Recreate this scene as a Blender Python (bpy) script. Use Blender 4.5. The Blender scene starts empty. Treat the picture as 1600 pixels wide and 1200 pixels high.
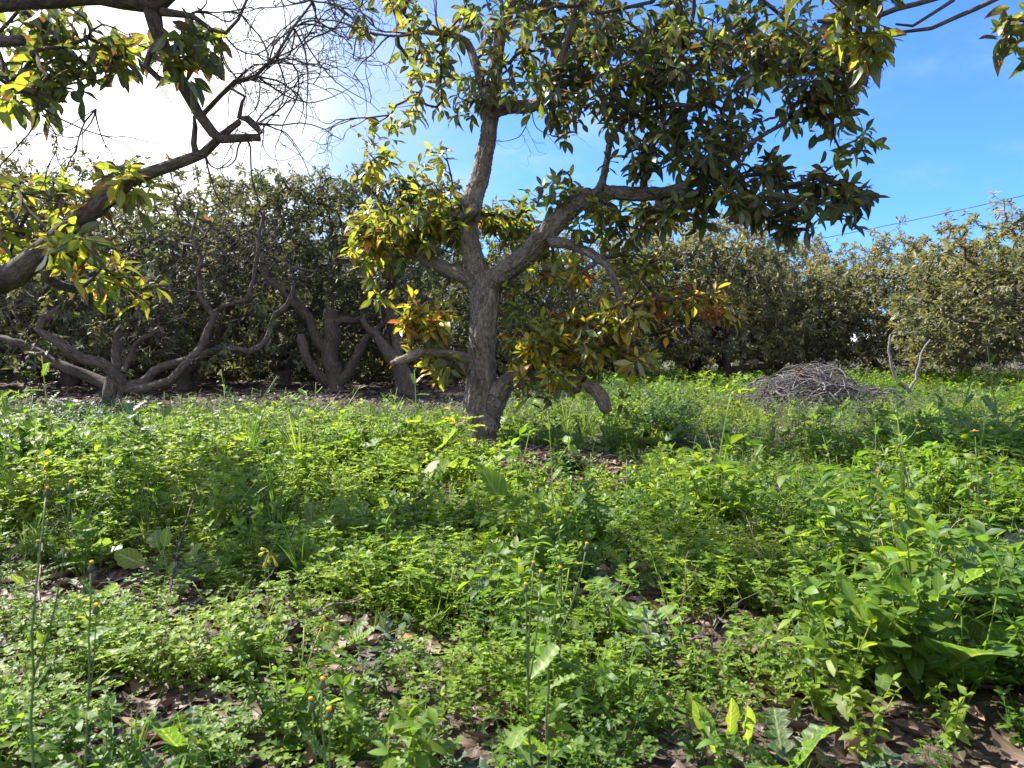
import bpy, math
import numpy as np
from mathutils import Vector
RNG = np.random.default_rng(11)
S = bpy.context.scene
COL = S.collection

# ------------------------------------------------------------------ camera
H = 0.80
PITCH = math.atan(50 / 1200)
cam_d = bpy.data.cameras.new('camera')
cam = bpy.data.objects.new('camera', cam_d); COL.objects.link(cam); S.camera = cam
cam.location = (0, 0, H); cam.rotation_euler = (math.pi / 2 - PITCH, 0, 0)
cam_d.sensor_width = 36; cam_d.lens = 27; cam_d.clip_end = 2000; cam_d.clip_start = 0.05
cam_d.dof.use_dof = True; cam_d.dof.focus_distance = 6.0; cam_d.dof.aperture_fstop = 13.0

# ------------------------------------------------------------------ light
SUN_AZ, SUN_EL = math.radians(-62), math.radians(46)
SD = Vector((math.sin(SUN_AZ) * math.cos(SUN_EL), math.cos(SUN_AZ) * math.cos(SUN_EL), math.sin(SUN_EL)))
sun_d = bpy.data.lights.new('sun', 'SUN'); sun_d.energy = 5.0; sun_d.angle = math.radians(0.8)
sun_d.color = (1.0, 0.94, 0.85)
sun = bpy.data.objects.new('sun', sun_d); COL.objects.link(sun)
sun.rotation_euler = SD.to_track_quat('Z', 'Y').to_euler()
S.view_settings.view_transform = 'Standard'; S.view_settings.look = 'None'
S.view_settings.exposure = 1.62; S.view_settings.gamma = 1.0
S.cycles.max_bounces = 6; S.cycles.diffuse_bounces = 3; S.cycles.glossy_bounces = 2
S.cycles.transmission_bounces = 4; S.cycles.transparent_max_bounces = 4
S.cycles.caustics_reflective = False; S.cycles.caustics_refractive = False


class NT:                                                # small node-tree helper
    def __init__(s, tree): s.t = tree; s.n = tree.nodes; s.n.clear()
    def node(s, typ, **kw):
        nd = s.n.new(typ)
        for k, v in kw.items(): setattr(nd, k, v)
        return nd
    def put(s, sock, v):
        if isinstance(v, bpy.types.NodeSocket): s.t.links.new(v, sock)
        elif v is not None:
            if isinstance(v, tuple) and len(v) == 3 and sock.type == 'RGBA': v = (*v, 1)
            sock.default_value = v
    def math(s, op, a, b=None, c=None, clamp=False):
        nd = s.node('ShaderNodeMath', operation=op, use_clamp=clamp)
        for i, v in enumerate((a, b, c)): s.put(nd.inputs[i], v)
        return nd.outputs[0]
    def vmath(s, op, a, b=None):
        nd = s.node('ShaderNodeVectorMath', operation=op)
        s.put(nd.inputs[0], a)
        if b is not None: s.put(nd.inputs[1], b)
        return nd.outputs[1] if op in ('DOT_PRODUCT', 'LENGTH') else nd.outputs[0]
    def mix(s, f, a, b, mode='MIX'):
        nd = s.node('ShaderNodeMix', data_type='RGBA', blend_type=mode)
        s.put(nd.inputs[0], f); s.put(nd.inputs[6], a); s.put(nd.inputs[7], b)
        return nd.outputs[2]
    def noise(s, vec, scale, detail=3, rough=.5, out=0):
        nd = s.node('ShaderNodeTexNoise'); s.put(nd.inputs['Vector'], vec)
        nd.inputs['Scale'].default_value = scale; nd.inputs['Detail'].default_value = detail
        nd.inputs['Roughness'].default_value = rough
        return nd.outputs[out]
    def ramp(s, f, stops):
        nd = s.node('ShaderNodeValToRGB'); s.put(nd.inputs[0], f); cr = nd.color_ramp
        while len(cr.elements) < len(stops): cr.elements.new(0.5)
        for e, (p, c) in zip(cr.elements, stops):
            e.position = p; e.color = (*c, 1) if isinstance(c, tuple) else (c, c, c, 1)
        return nd.outputs[0]
    def maprange(s, v, a, b, c=0., d=1.):
        nd = s.node('ShaderNodeMapRange', interpolation_type='SMOOTHSTEP'); s.put(nd.inputs[0], v)
        for i, x in enumerate((a, b, c, d)): s.put(nd.inputs[i + 1], x)
        return nd.outputs[0]
    def attr(s, name, out=1):
        return s.node('ShaderNodeAttribute', attribute_name=name).outputs[out]


# ------------------------------------------------------------------ sky
W = bpy.data.worlds.new('World'); S.world = W; W.use_nodes = True
n = NT(W.node_tree)
sky = n.node('ShaderNodeTexSky', sky_type='NISHITA')
sky.sun_disc = False; sky.sun_elevation = SUN_EL; sky.sun_rotation = SUN_AZ
sky.air_density = 1.0; sky.dust_density = 0.6; sky.ozone_density = 2.5
d = n.vmath('NORMALIZE', n.node('ShaderNodeTexCoord').outputs['Generated'])
sep = n.node('ShaderNodeSeparateXYZ'); n.put(sep.inputs[0], d)
zz = n.math('ADD', sep.outputs[2], 0.25)
cmb = n.node('ShaderNodeCombineXYZ')
n.put(cmb.inputs[0], n.math('DIVIDE', sep.outputs[0], zz)); n.put(cmb.inputs[1], n.math('DIVIDE', sep.outputs[1], zz))
nz = n.noise(cmb.outputs[0], 1.6, 5, .55)
gl = n.vmath('DOT_PRODUCT', d, tuple(Vector((-.47, .82, .30)).normalized()))   # the thin bright cloud bank round the low left
left = n.maprange(gl, 0.86, 1.0)
wisp = n.math('MULTIPLY', n.maprange(nz, .38, .75), n.maprange(gl, 0.60, 0.95))
thin = n.math('MULTIPLY', n.maprange(n.noise(cmb.outputs[0], 3.2, 6, .62), .47, .80), .26)
behind = n.math('MULTIPLY', n.maprange(sep.outputs[1], -.05, -.6), n.maprange(nz, .25, .6))      # unseen bright cloud added behind the camera as fill for front faces
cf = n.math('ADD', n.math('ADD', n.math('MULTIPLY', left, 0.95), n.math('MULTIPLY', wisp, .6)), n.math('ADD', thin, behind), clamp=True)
sunward = n.maprange(gl, 0.95, .998)
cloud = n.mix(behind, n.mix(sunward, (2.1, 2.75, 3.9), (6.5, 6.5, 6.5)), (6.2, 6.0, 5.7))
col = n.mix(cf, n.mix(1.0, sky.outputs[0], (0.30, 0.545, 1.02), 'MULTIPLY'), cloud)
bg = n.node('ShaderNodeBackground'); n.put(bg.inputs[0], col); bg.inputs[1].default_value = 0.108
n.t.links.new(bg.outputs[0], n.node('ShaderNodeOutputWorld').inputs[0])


# ------------------------------------------------------------------ geometry helpers
def pdir(px, py):
    u, v = (px - 800) / 1200, (600 - py) / 1200
    return np.array([u, math.cos(PITCH) + v * math.sin(PITCH), -math.sin(PITCH) + v * math.cos(PITCH)])
def P(px, py, D):
    q = pdir(px, py); q = q * (D / q[1]); q[2] += H
    return q
def gh(x, y):
    x = np.asarray(x, float); y = np.asarray(y, float)
    h = .025 * np.sin(x * 1.3 + .5 * y) + .02 * np.sin(y * 1.1 - x * .7 + 1) + .012 * np.sin(3.1 * x + 2.3 * y)
    return h * np.clip(1.6 - np.hypot(x, y) / 40, 0, 1)
def G(px, py):
    q = pdir(px, py); t = -H / q[2]
    p = q * t; return np.array([p[0], p[1], float(gh(p[0], p[1]))])
def nrm(a): return a / np.maximum(np.linalg.norm(a, axis=-1, keepdims=True), 1e-9)

class MB:
    def __init__(s): s.V = []; s.Q = []; s.L = []; s.R = []; s.n = 0
    def add(s, V, Q, lf=None, pr=0.5):
        V = np.asarray(V, np.float32).reshape(-1, 3); k = len(V)
        s.V.append(V); s.Q.append(np.asarray(Q, np.int32).reshape(-1, 4) + s.n)
        s.L.append(np.zeros((k, 3), np.float32) if lf is None else np.asarray(lf, np.float32).reshape(-1, 3))
        s.R.append(np.broadcast_to(np.asarray(pr, np.float32), (k,)).copy()); s.n += k
    def arrays(s): return np.concatenate(s.V), np.concatenate(s.Q), np.concatenate(s.L), np.concatenate(s.R)
    def tpl(s): return s.arrays()
    def build(s, name, mat, parent=None, origin=None, smooth=True):
        V, Q, L, Rr = s.arrays()
        return mesh_obj(name, V, Q, L, Rr, mat, parent, origin, smooth)

def mesh_obj(name, V, Q, L, Rr, mat, parent=None, origin=None, smooth=True):
    me = bpy.data.meshes.new(name)
    if origin is not None: V = V - np.asarray(origin, np.float32)
    me.vertices.add(len(V)); me.vertices.foreach_set('co', V.astype(np.float32).ravel())
    me.loops.add(Q.size); me.loops.foreach_set('vertex_index', Q.astype(np.int32).ravel())
    me.polygons.add(len(Q)); me.polygons.foreach_set('loop_start', np.arange(0, Q.size, Q.shape[1], dtype=np.int32))
    me.update(calc_edges=True)
    me.polygons.foreach_set('use_smooth', np.full(len(Q), smooth, bool))
    a = me.attributes.new('lf', 'FLOAT_VECTOR', 'POINT'); a.data.foreach_set('vector', L.astype(np.float32).ravel())
    a = me.attributes.new('pr', 'FLOAT', 'POINT'); a.data.foreach_set('value', Rr.astype(np.float32))
    for m in (mat if isinstance(mat, list) else [mat]): me.materials.append(m)
    o = bpy.data.objects.new(name, me); COL.objects.link(o)
    if parent is not None: o.parent = parent
    if origin is not None and parent is None: o.location = tuple(float(v) for v in origin)
    return o

def tag(o, label=None, cat=None, group=None, kind=None):
    for k, v in (('label', label), ('category', cat), ('group', group), ('kind', kind)):
        if v: o[k] = v
    return o
def thing(name, loc, label, cat, group=None):
    o = bpy.data.objects.new(name, None); COL.objects.link(o); o.location = tuple(float(v) for v in loc); o.empty_display_size = .2
    return tag(o, label, cat, group)

def smooth_path(pts, rad, step):
    pts = np.asarray(pts, float); rad = np.asarray(rad, float)
    out = []; ro = []; nn = len(pts)
    for i in range(nn - 1):
        p0, p1, p2, p3 = pts[max(i - 1, 0)], pts[i], pts[i + 1], pts[min(i + 2, nn - 1)]
        k = max(1, int(np.linalg.norm(p2 - p1) / step))
        for j in range(k):
            t = j / k
            out.append(.5 * ((2 * p1) + (p2 - p0) * t + (2 * p0 - 5 * p1 + 4 * p2 - p3) * t * t + (-p0 + 3 * p1 - 3 * p2 + p3) * t ** 3))
            ro.append(rad[i] + (rad[i + 1] - rad[i]) * t)
    out.append(pts[-1]); ro.append(rad[-1])
    return np.array(out), np.array(ro)

def tube(pts, rad, sides=8, cap=True, bump=0., seed=0, taper_cap=.05):
    pts = np.asarray(pts, float); rad = np.broadcast_to(np.asarray(rad, float), (len(pts),))
    T = nrm(np.gradient(pts, axis=0)); k = len(pts)
    ref = np.array([0, 0, 1.]) if abs(T[0][2]) < .9 else np.array([1., 0, 0])
    X = np.zeros((k, 3)); x = nrm(np.cross(T[0], ref))
    for i in range(k):
        x = x - T[i] * np.dot(x, T[i]); x = x / max(np.linalg.norm(x), 1e-9); X[i] = x
    Y = np.cross(T, X)
    a = np.linspace(0, 2 * np.pi, sides, endpoint=False); ca, sa = np.cos(a), np.sin(a)
    rr = rad[:, None] * np.ones(sides)
    s = np.concatenate([[0], np.cumsum(np.linalg.norm(np.diff(pts, axis=0), axis=1))])
    if bump:
        ph = seed * 7.3
        rr = rr * (1 + bump * (np.sin(s[:, None] * 9 + 2 * a[None] + ph) * .5 + np.sin(s[:, None] * 23 + 3 * a[None] + ph * 2) * .35 + np.sin(s[:, None] * 4.1 - a[None] + ph) * .5))
    V = pts[:, None] + rr[..., None] * (X[:, None] * ca[None, :, None] + Y[:, None] * sa[None, :, None])
    L = np.stack([rr * ca, rr * sa, np.broadcast_to(s[:, None], rr.shape)], -1)
    if cap:
        V = np.concatenate([V, (pts[-1] + (V[-1] - pts[-1]) * taper_cap)[None]]); L = np.concatenate([L, L[-1:] * [taper_cap, taper_cap, 1]]); k += 1
    i = np.arange(k - 1)[:, None] * sides; j = np.arange(sides)[None]; j2 = (j + 1) % sides
    Q = np.stack([i + j, i + j2, i + sides + j2, i + sides + j], -1).reshape(-1, 4)
    return V.reshape(-1, 3), Q, L.reshape(-1, 3)

def scatter(mb, tpls, pos, X, Z, scale, rnd, pr, rng=RNG, keep_rnd=False):
    """instances baked into one mesh: X = long direction, Z = rough normal"""
    n_ = len(pos)
    if n_ == 0: return
    pos = np.asarray(pos, float); X = nrm(X); Y = nrm(np.cross(Z, X)); Z = np.cross(X, Y)
    M = np.stack([X, Y, Z], 1)
    sc = np.broadcast_to(np.asarray(scale, float), (n_,)); which = rng.integers(0, len(tpls), n_)
    pr = np.broadcast_to(np.asarray(pr, float), (n_,))
    for k, t in enumerate(tpls):
        ids = np.nonzero(which == k)[0]
        if not len(ids): continue
        tv, tq, tl, tr = t; m = len(tv)
        V = np.einsum('vj,njk->nvk', tv, M[ids]) * sc[ids, None, None] + pos[ids, None]
        Q = tq[None] + (np.arange(len(ids)) * m)[:, None, None]
        L = np.repeat(tl[None], len(ids), 0).copy()
        if keep_rnd: L[..., 2] = (L[..., 2] + rnd[ids, None]) % 1.0
        else: L[..., 2] = rnd[ids, None]
        mb.add(V, Q, L, np.repeat(pr[ids], m))

def leaf_tpl(us, ws, fold=.12, droop=.15, wave=0., petiole=0., twist=0., seed=0):
    """u sections with half-widths ws; three columns"""
    us = np.asarray(us, float); ws = np.asarray(ws, float); r = np.random.default_rng(seed)
    V = []; L = []
    for i, (u, w) in enumerate(zip(us, ws)):
        for v in (-1, 0, 1):
            z = fold * abs(v) * w * 2 - droop * u * u + (wave * (r.random() - .5) * w * 2 if v else 0)
            y = v * w; tw = twist * u
            V.append((u * (1 - .25 * droop * u), y * math.cos(tw) - z * 0, z + y * math.sin(tw))); L.append((u, v, 0))
    Q = []
    for i in range(len(us) - 1):
        a = i * 3
        Q += [(a, a + 3, a + 4, a + 1), (a + 1, a + 4, a + 5, a + 2)]
    return np.array(V, float), np.array(Q), np.array(L, float), np.zeros(len(V))


# ------------------------------------------------------------------ materials
def new_mat(name):
    m = bpy.data.materials.new(name); m.use_nodes = True
    return m, NT(m.node_tree)
def finish(nn, sh): nn.t.links.new(sh, nn.node('ShaderNodeOutputMaterial').inputs[0])
def principled(nn, col, rough=.6, spec=.4, bump=None, bs=.3, bd=.01):
    p = nn.node('ShaderNodeBsdfPrincipled'); nn.put(p.inputs['Base Color'], col); nn.put(p.inputs['Roughness'], rough)
    nn.put(p.inputs['Specular IOR Level'], spec)
    if bump is not None:
        b = nn.node('ShaderNodeBump'); b.inputs['Strength'].default_value = bs; b.inputs['Distance'].default_value = bd
        nn.put(b.inputs['Height'], bump); nn.t.links.new(b.outputs[0], p.inputs['Normal'])
    return p

def bark_mat(name, dark, light, scale=1., lichen=(.42, .40, .36), lich=.35):
    m, nn = new_mat(name); a = nn.attr('lf')
    wv = nn.vmath('ADD', a, nn.vmath('MULTIPLY', nn.vmath('SUBTRACT', nn.noise(a, 30. * scale, 3, .6, 1), (.5, .5, .5)), (.035, .035, .05)))
    v = nn.vmath('MULTIPLY', wv, (70 * scale, 70 * scale, 24 * scale))
    f = nn.noise(v, 1., 6, .68)
    f2 = nn.noise(nn.vmath('MULTIPLY', a, (8., 8., 4.)), 1., 4, .6)
    f3 = nn.noise(nn.vmath('MULTIPLY', a, (150 * scale, 150 * scale, 60 * scale)), 1., 2, .5)
    c = nn.ramp(f, [(.38, dark), (.5, tuple(x * .55 + y * .45 for x, y in zip(dark, light))), (.62, light)])
    c = nn.mix(nn.math('MULTIPLY', nn.maprange(f2, .5, .72), lich), c, lichen)
    c = nn.mix(nn.maprange(f2, .46, .30), c, tuple(x * .8 for x in dark))
    c = nn.mix(nn.math('MULTIPLY', f3, .35), c, light)
    h = nn.math('ADD', nn.math('MULTIPLY', f, 1.), nn.math('MULTIPLY', f3, .3))
    finish(nn, principled(nn, c, .85, .25, h, 1., .03).outputs[0])
    return m
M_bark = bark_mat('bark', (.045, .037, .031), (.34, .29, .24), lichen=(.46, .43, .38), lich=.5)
M_bark_near = bark_mat('bark_painted_shade', (.026, .021, .018), (.17, .14, .115), lichen=(.26, .24, .21), lich=.4)  # darker copy of the bark: shade on the silhouetted near limbs put into colour
M_bark_far = bark_mat('bark_far', (.030, .024, .020), (.15, .12, .10), .6, (.22, .19, .16))
M_twig = bark_mat('twig_bark', (.045, .035, .03), (.16, .13, .11), 1.2)
M_pile = bark_mat('pile_twig', (.06, .053, .050), (.31, .28, .265), 1.2, (.40, .38, .37))
M_deadtwig = bark_mat('dead_twig', (.11, .095, .085), (.36, .32, .30), 1.2, (.5, .48, .46))

def leaf_mat(name, stops, back=(.16, .19, .12), trans=.35, tmul=(2.6, 2.6, 1.2), rough=.42, spec=.5, brown=.3, kr=.55, kp=.6, off=0., browncol=(.10, .045, .02), rib=.5, backf=.45, vein=0.):
    m, nn = new_mat(name); s = nn.node('ShaderNodeSeparateXYZ'); nn.put(s.inputs[0], nn.attr('lf'))
    u, v, r = s.outputs; pr = nn.attr('pr', 2)
    t = nn.math('ADD', nn.math('MULTIPLY', r, kr), nn.math('MULTIPLY_ADD', pr, kp, off), clamp=True)
    c = nn.ramp(t, stops)
    av = nn.math('ABSOLUTE', v)
    r2 = nn.math('FRACT', nn.math('MULTIPLY', r, 17.3))
    jit = nn.math('MULTIPLY_ADD', nn.math('FRACT', nn.math('MULTIPLY', r, 41.7)), .5, .75)
    c = nn.mix(1., c, nn.node('ShaderNodeCombineColor').outputs[0], 'MIX') if False else c
    g = nn.node('ShaderNodeHueSaturation'); nn.put(g.inputs['Value'], jit); nn.put(g.inputs['Color'], c); c = g.outputs[0]
    ribf = nn.math('MULTIPLY', nn.maprange(av, .16, .0), rib)
    c = nn.mix(ribf, c, nn.mix(.5, c, (.45, .5, .22)))
    if vein > 0:
        ph = n2 = nn.math('FRACT', nn.math('SUBTRACT', nn.math('MULTIPLY', u, 8.), nn.math('MULTIPLY', av, 1.6)))
        vl = nn.math('MULTIPLY', nn.maprange(nn.math('ABSOLUTE', nn.math('SUBTRACT', ph, .5)), .12, .0), vein)
        c = nn.mix(vl, c, nn.mix(.5, c, (.50, .58, .28)))
        co2 = nn.node('ShaderNodeTexCoord').outputs['Object']
        c = nn.mix(nn.math('MULTIPLY', nn.maprange(nn.noise(co2, 38., 4, .65), .45, .75), .55), c, nn.mix(.5, c, (.20, .17, .05)))
        c = nn.mix(nn.maprange(nn.math('ADD', nn.noise(co2, 120., 3, .6), nn.math('MULTIPLY', r2, .12)), .72, .78), c, (.16, .11, .04))
    if brown > 0:
        co = nn.node('ShaderNodeTexCoord').outputs['Object']
        q = nn.math('ADD', nn.math('MULTIPLY', nn.math('POWER', u, 2.), .55), nn.math('MULTIPLY', nn.math('POWER', av, 2.), .35))
        q = nn.math('ADD', q, nn.math('MULTIPLY', nn.noise(co, 45., 2), .6))
        q = nn.math('SUBTRACT', q, nn.math('MULTIPLY', r2, -brown))
        c = nn.mix(nn.maprange(q, .98, 1.08), c, browncol)
    geo = nn.node('ShaderNodeNewGeometry').outputs['Backfacing']
    cb = nn.mix(nn.math('MULTIPLY', geo, backf), c, back)
    p = principled(nn, cb, rough, spec)
    tr = nn.node('ShaderNodeBsdfTranslucent'); nn.put(tr.inputs[0], nn.mix(1., c, tmul, 'MULTIPLY'))
    mx = nn.node('ShaderNodeMixShader'); mx.inputs[0].default_value = trans
    nn.t.links.new(p.outputs[0], mx.inputs[1]); nn.t.links.new(tr.outputs[0], mx.inputs[2])
    finish(nn, mx.outputs[0])
    return m
AVO = [(.0, (.020, .031, .015)), (.34, (.038, .049, .021)), (.50, (.080, .098, .022)), (.62, (.19, .22, .026)), (.78, (.32, .28, .03)), (.90, (.38, .24, .025)), (.96, (.34, .11, .025)), (1., (.16, .04, .02))]
M_avo = leaf_mat('avocado_leaf', AVO, kr=.40, kp=.80, brown=.46, tmul=(2.5, 2.6, 1.2), rough=.38, trans=.42)
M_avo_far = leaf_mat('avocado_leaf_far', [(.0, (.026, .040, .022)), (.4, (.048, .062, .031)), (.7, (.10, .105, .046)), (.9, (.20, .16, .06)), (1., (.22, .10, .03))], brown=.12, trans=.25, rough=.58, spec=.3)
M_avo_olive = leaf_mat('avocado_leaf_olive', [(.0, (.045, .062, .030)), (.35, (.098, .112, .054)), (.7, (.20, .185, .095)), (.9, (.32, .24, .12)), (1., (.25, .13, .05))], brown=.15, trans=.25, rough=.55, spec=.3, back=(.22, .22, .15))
def weed(name, a, b, c, **k):
    kw = dict(brown=0., trans=.5, rough=.5, spec=.35, back=tuple(x * 1.25 for x in b), kr=.35, kp=.65, tmul=(2.1, 1.95, .9), rib=.35, backf=.3); kw.update(k)
    return leaf_mat(name, [(.1, a), (.5, b), (.95, c)], **kw)
M_w1 = weed('weed_mercury', (.045, .110, .014), (.105, .190, .018), (.210, .270, .024))
M_w2 = weed('weed_spurge', (.085, .155, .020), (.145, .230, .026), (.220, .290, .035))
M_broad = weed('weed_broad', (.085, .160, .022), (.140, .230, .028), (.200, .280, .036), rib=.9, vein=.7)
M_w3 = weed('weed_thistle', (.045, .100, .026), (.080, .160, .028), (.140, .220, .035), rib=.8, vein=.6, trans=.42)
M_w4 = weed('weed_grey', (.035, .075, .040), (.055, .105, .055), (.110, .165, .095), trans=.25, rib=.7, vein=.6)
M_straw = weed('straw', (.13, .12, .05), (.22, .19, .09), (.30, .25, .14), rib=0, trans=.2)
M_grass = weed('weed_grass', (.050, .110, .020), (.090, .160, .030), (.200, .220, .070), rib=.1)
M_feather = weed('weed_feather', (.040, .085, .028), (.080, .125, .045), (.150, .180, .060), trans=.3)
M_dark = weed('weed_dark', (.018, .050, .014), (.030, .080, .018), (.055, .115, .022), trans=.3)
M_litter = leaf_mat('dead_leaf', [(.0, (.020, .012, .008)), (.4, (.055, .031, .018)), (.72, (.11, .066, .040)), (.92, (.24, .150, .092)), (1., (.30, .12, .05))], back=(.18, .125, .09), trans=.06, tmul=(1.3, 1., .8), brown=0, kr=.75, kp=.25, rough=.6, rib=.25)
M_stem = weed('weed_stem', (.060, .110, .030), (.090, .150, .040), (.140, .170, .060), trans=.1, rib=0)
M_redstem = weed('weed_red_stem', (.07, .035, .025), (.10, .055, .03), (.12, .09, .04), trans=.05, rib=0)
def plain(name, col, rough=.6, trans=0.):
    m, nn = new_mat(name); co = nn.node('ShaderNodeTexCoord').outputs['Object']
    f = nn.noise(co, 60., 4, .6)
    c = nn.mix(nn.maprange(f, .35, .7), tuple(x * .65 for x in col), tuple(min(1, x * 1.15) for x in col))
    p = principled(nn, c, rough, .3, f, .4, .004)
    if trans:
        tr = nn.node('ShaderNodeBsdfTranslucent'); nn.put(tr.inputs[0], c); mx = nn.node('ShaderNodeMixShader'); mx.inputs[0].default_value = trans
        nn.t.links.new(p.outputs[0], mx.inputs[1]); nn.t.links.new(tr.outputs[0], mx.inputs[2]); finish(nn, mx.outputs[0])
    else: finish(nn, p.outputs[0])
    return m
M_yellow = plain('petal_yellow', (.80, .50, .02), .5, .3)
M_lemon = plain('petal_lemon', (.75, .68, .12), .5, .35)
M_orange = plain('floret_orange', (.62, .22, .02), .6)
M_white = plain('petal_white', (.75, .75, .70), .5, .2)
M_bud = plain('bud_green', (.07, .10, .045), .8)
M_cut = plain('cut_wood', (.16, .11, .075), .9)
M_stone = plain('pale_stone', (.42, .41, .40), .9)
M_rust = plain('rusty_clump', (.26, .13, .075), .9)
M_greenhouse = plain('white_film', (.75, .77, .78), .5)
M_wire = plain('wire_black', (.03, .03, .035), .6)

def ground_mat():
    m, nn = new_mat('soil'); co = nn.node('ShaderNodeNewGeometry').outputs['Position']
    a = nn.noise(co, .5, 4, .6); b = nn.noise(co, 14., 5, .7); c_ = nn.noise(co, 70., 3, .6)
    c = nn.ramp(b, [(.3, (.030, .022, .017)), (.5, (.070, .052, .040)), (.7, (.13, .10, .078))])
    c = nn.mix(nn.maprange(c_, .5, .75), c, (.17, .135, .11))
    sp = nn.node('ShaderNodeSeparateXYZ'); nn.put(sp.inputs[0], co)
    far = nn.maprange(sp.outputs[1], 24., 45.)
    c = nn.mix(far, c, nn.mix(a, (.07, .10, .03), (.13, .12, .06)))
    finish(nn, principled(nn, c, .95, .15, nn.math('ADD', b, nn.math('MULTIPLY', c_, .4)), 1., .03).outputs[0])
    return m

# ------------------------------------------------------------------ ground
def build_ground():
    g = np.concatenate([-np.geomspace(400, 12, 24), np.linspace(-11.7, 11.7, 120), np.geomspace(12, 400, 24)])
    gy = np.concatenate([-np.geomspace(300, 2, 14), np.linspace(-1.8, 24, 180), np.geomspace(25, 900, 30)])
    X, Y = np.meshgrid(g, gy); r = np.random.default_rng(3)
    Z = gh(X, Y) + (r.random(X.shape) - .5) * .012 * (np.hypot(X, Y) < 25)
    V = np.stack([X, Y, Z], -1).reshape(-1, 3); w = len(g)
    i, j = np.meshgrid(np.arange(len(gy) - 1), np.arange(w - 1), indexing='ij')
    a = (i * w + j).ravel(); Q = np.stack([a, a + 1, a + w + 1, a + w], -1)
    o = mesh_obj('ground', V, Q, np.zeros_like(V), np.zeros(len(V)), ground_mat())
    o['kind'] = 'structure'
build_ground()

# ------------------------------------------------------------------ trees
AVT = [leaf_tpl([0, .10, .24, .42, .62, .82, 1], [.012, .018, .10, .165, .175, .125, .015], fold=f, droop=dr, wave=w, twist=tw, seed=i)
       for i, (f, dr, w, tw) in enumerate([(.12, .1, .12, 0), (.25, .3, .25, .5), (.05, .45, .2, -.4), (.35, .2, .35, .3), (.18, .05, .2, -.7), (.5, .6, .4, .6)])]
AVT_LO = [leaf_tpl([0, .15, .5, 1], [.01, .10, .19, .02], fold=f, droop=dr, seed=i) for i, (f, dr) in enumerate([(.15, .2), (.3, .4), (.05, .05)])]
AVT_MID = [leaf_tpl([0, .1, .3, .6, 1], [.01, .03, .17, .18, .01], fold=f, droop=dr, wave=.2, seed=i, twist=tw) for i, (f, dr, tw) in enumerate([(.15, .2, .3), (.3, .4, -.3), (.05, .05, 0)])]

class Skel:
    """limb skeleton: nodes with parents and radii, then twigs grown to targets"""
    def __init__(s): s.p = []; s.par = []; s.r = []; s.paths = []
    def limb(s, pts, rad, step=.10, start=None, name='limb', wob=0.0, rng=RNG):
        pp, rr = smooth_path(pts, rad, step)
        if wob:
            w = rng.normal(0, wob, pp.shape); w[0] = 0; w = (w + np.roll(w, 1, 0)) / 2; w[:1] = 0; pp = pp + w
        ids = []
        for k in range(len(pp)):
            s.p.append(pp[k]); s.r.append(rr[k]); s.par.append(ids[-1] if ids else -1); ids.append(len(s.p) - 1)
        s.paths.append((name, pp, rr)); return ids
    def grow(s, targets, rng, wig=.06, rmin=.0028, rk=.0030, allow=None, updir=.3, seg=.13, kmax=.02):
        base = len(s.p); Pn = np.zeros((base + len(targets) * 60, 3)); Pn[:base] = np.array(s.p); cnt = base
        par = list(s.par); dirs = [None] * base
        d0 = np.array([np.min(np.linalg.norm(Pn[:base] - t, axis=1)) for t in targets]); order = np.argsort(d0)
        ok = np.ones(len(Pn)) * 1.0
        if allow is not None: ok[:base] = allow
        tips = []; new_paths = []; nleaf = np.zeros(len(Pn))
        for ti in order:
            t = targets[ti]; dist = np.linalg.norm(Pn[:cnt] - t, axis=1) * ok[:cnt]
            j = int(np.argmin(dist)); L = np.linalg.norm(Pn[j] - t)
            k = min(50, max(2, int(L / seg))); a = Pn[j]
            pd = (Pn[j] - Pn[par[j]]) if par[j] >= 0 else np.array([0, 0, 1.]); pd = pd / max(np.linalg.norm(pd), 1e-6)
            m1 = a + pd * L * .35 + rng.normal(0, .12, 3) * L; m2 = t - np.array([0, 0, updir]) * L * .4 + rng.normal(0, .12, 3) * L
            tt = np.linspace(0, 1, k + 1)[1:, None]
            c = (1 - tt) ** 3 * a + 3 * (1 - tt) ** 2 * tt * m1 + 3 * (1 - tt) * tt ** 2 * m2 + tt ** 3 * t
            c[:-1] += rng.normal(0, wig * seg * 1.2, (k - 1 + (k < 1), 3)) if k > 1 else 0
            ids = [j]
            for q in c:
                Pn[cnt] = q; par.append(ids[-1]); ids.append(cnt); cnt += 1
            new_paths.append(ids); tips.append(cnt - 1)
            x = cnt - 1
            while x >= base: nleaf[x] += 1; x = par[x]
        rad = np.minimum(kmax, rmin + rk * np.maximum(nleaf - 1, 0) ** .6)
        s.grown = []
        for ids in new_paths:
            pts = Pn[ids]; rr = rad[ids].copy(); rr[0] = min(rr[1] * 1.3, s.r[ids[0]] * .7 if ids[0] < base else rad[ids[0]])
            s.grown.append((pts, rr))
        T = np.array([Pn[t] for t in tips]); Dn = nrm(np.array([Pn[t] - Pn[par[t]] for t in tips]))
        s.tips = T; s.tipdir = Dn
        inv = np.empty(len(order), int); inv[order] = np.arange(len(order)); s.tips = T[inv]; s.tipdir = Dn[inv]
        return s.tips, s.tipdir

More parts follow.
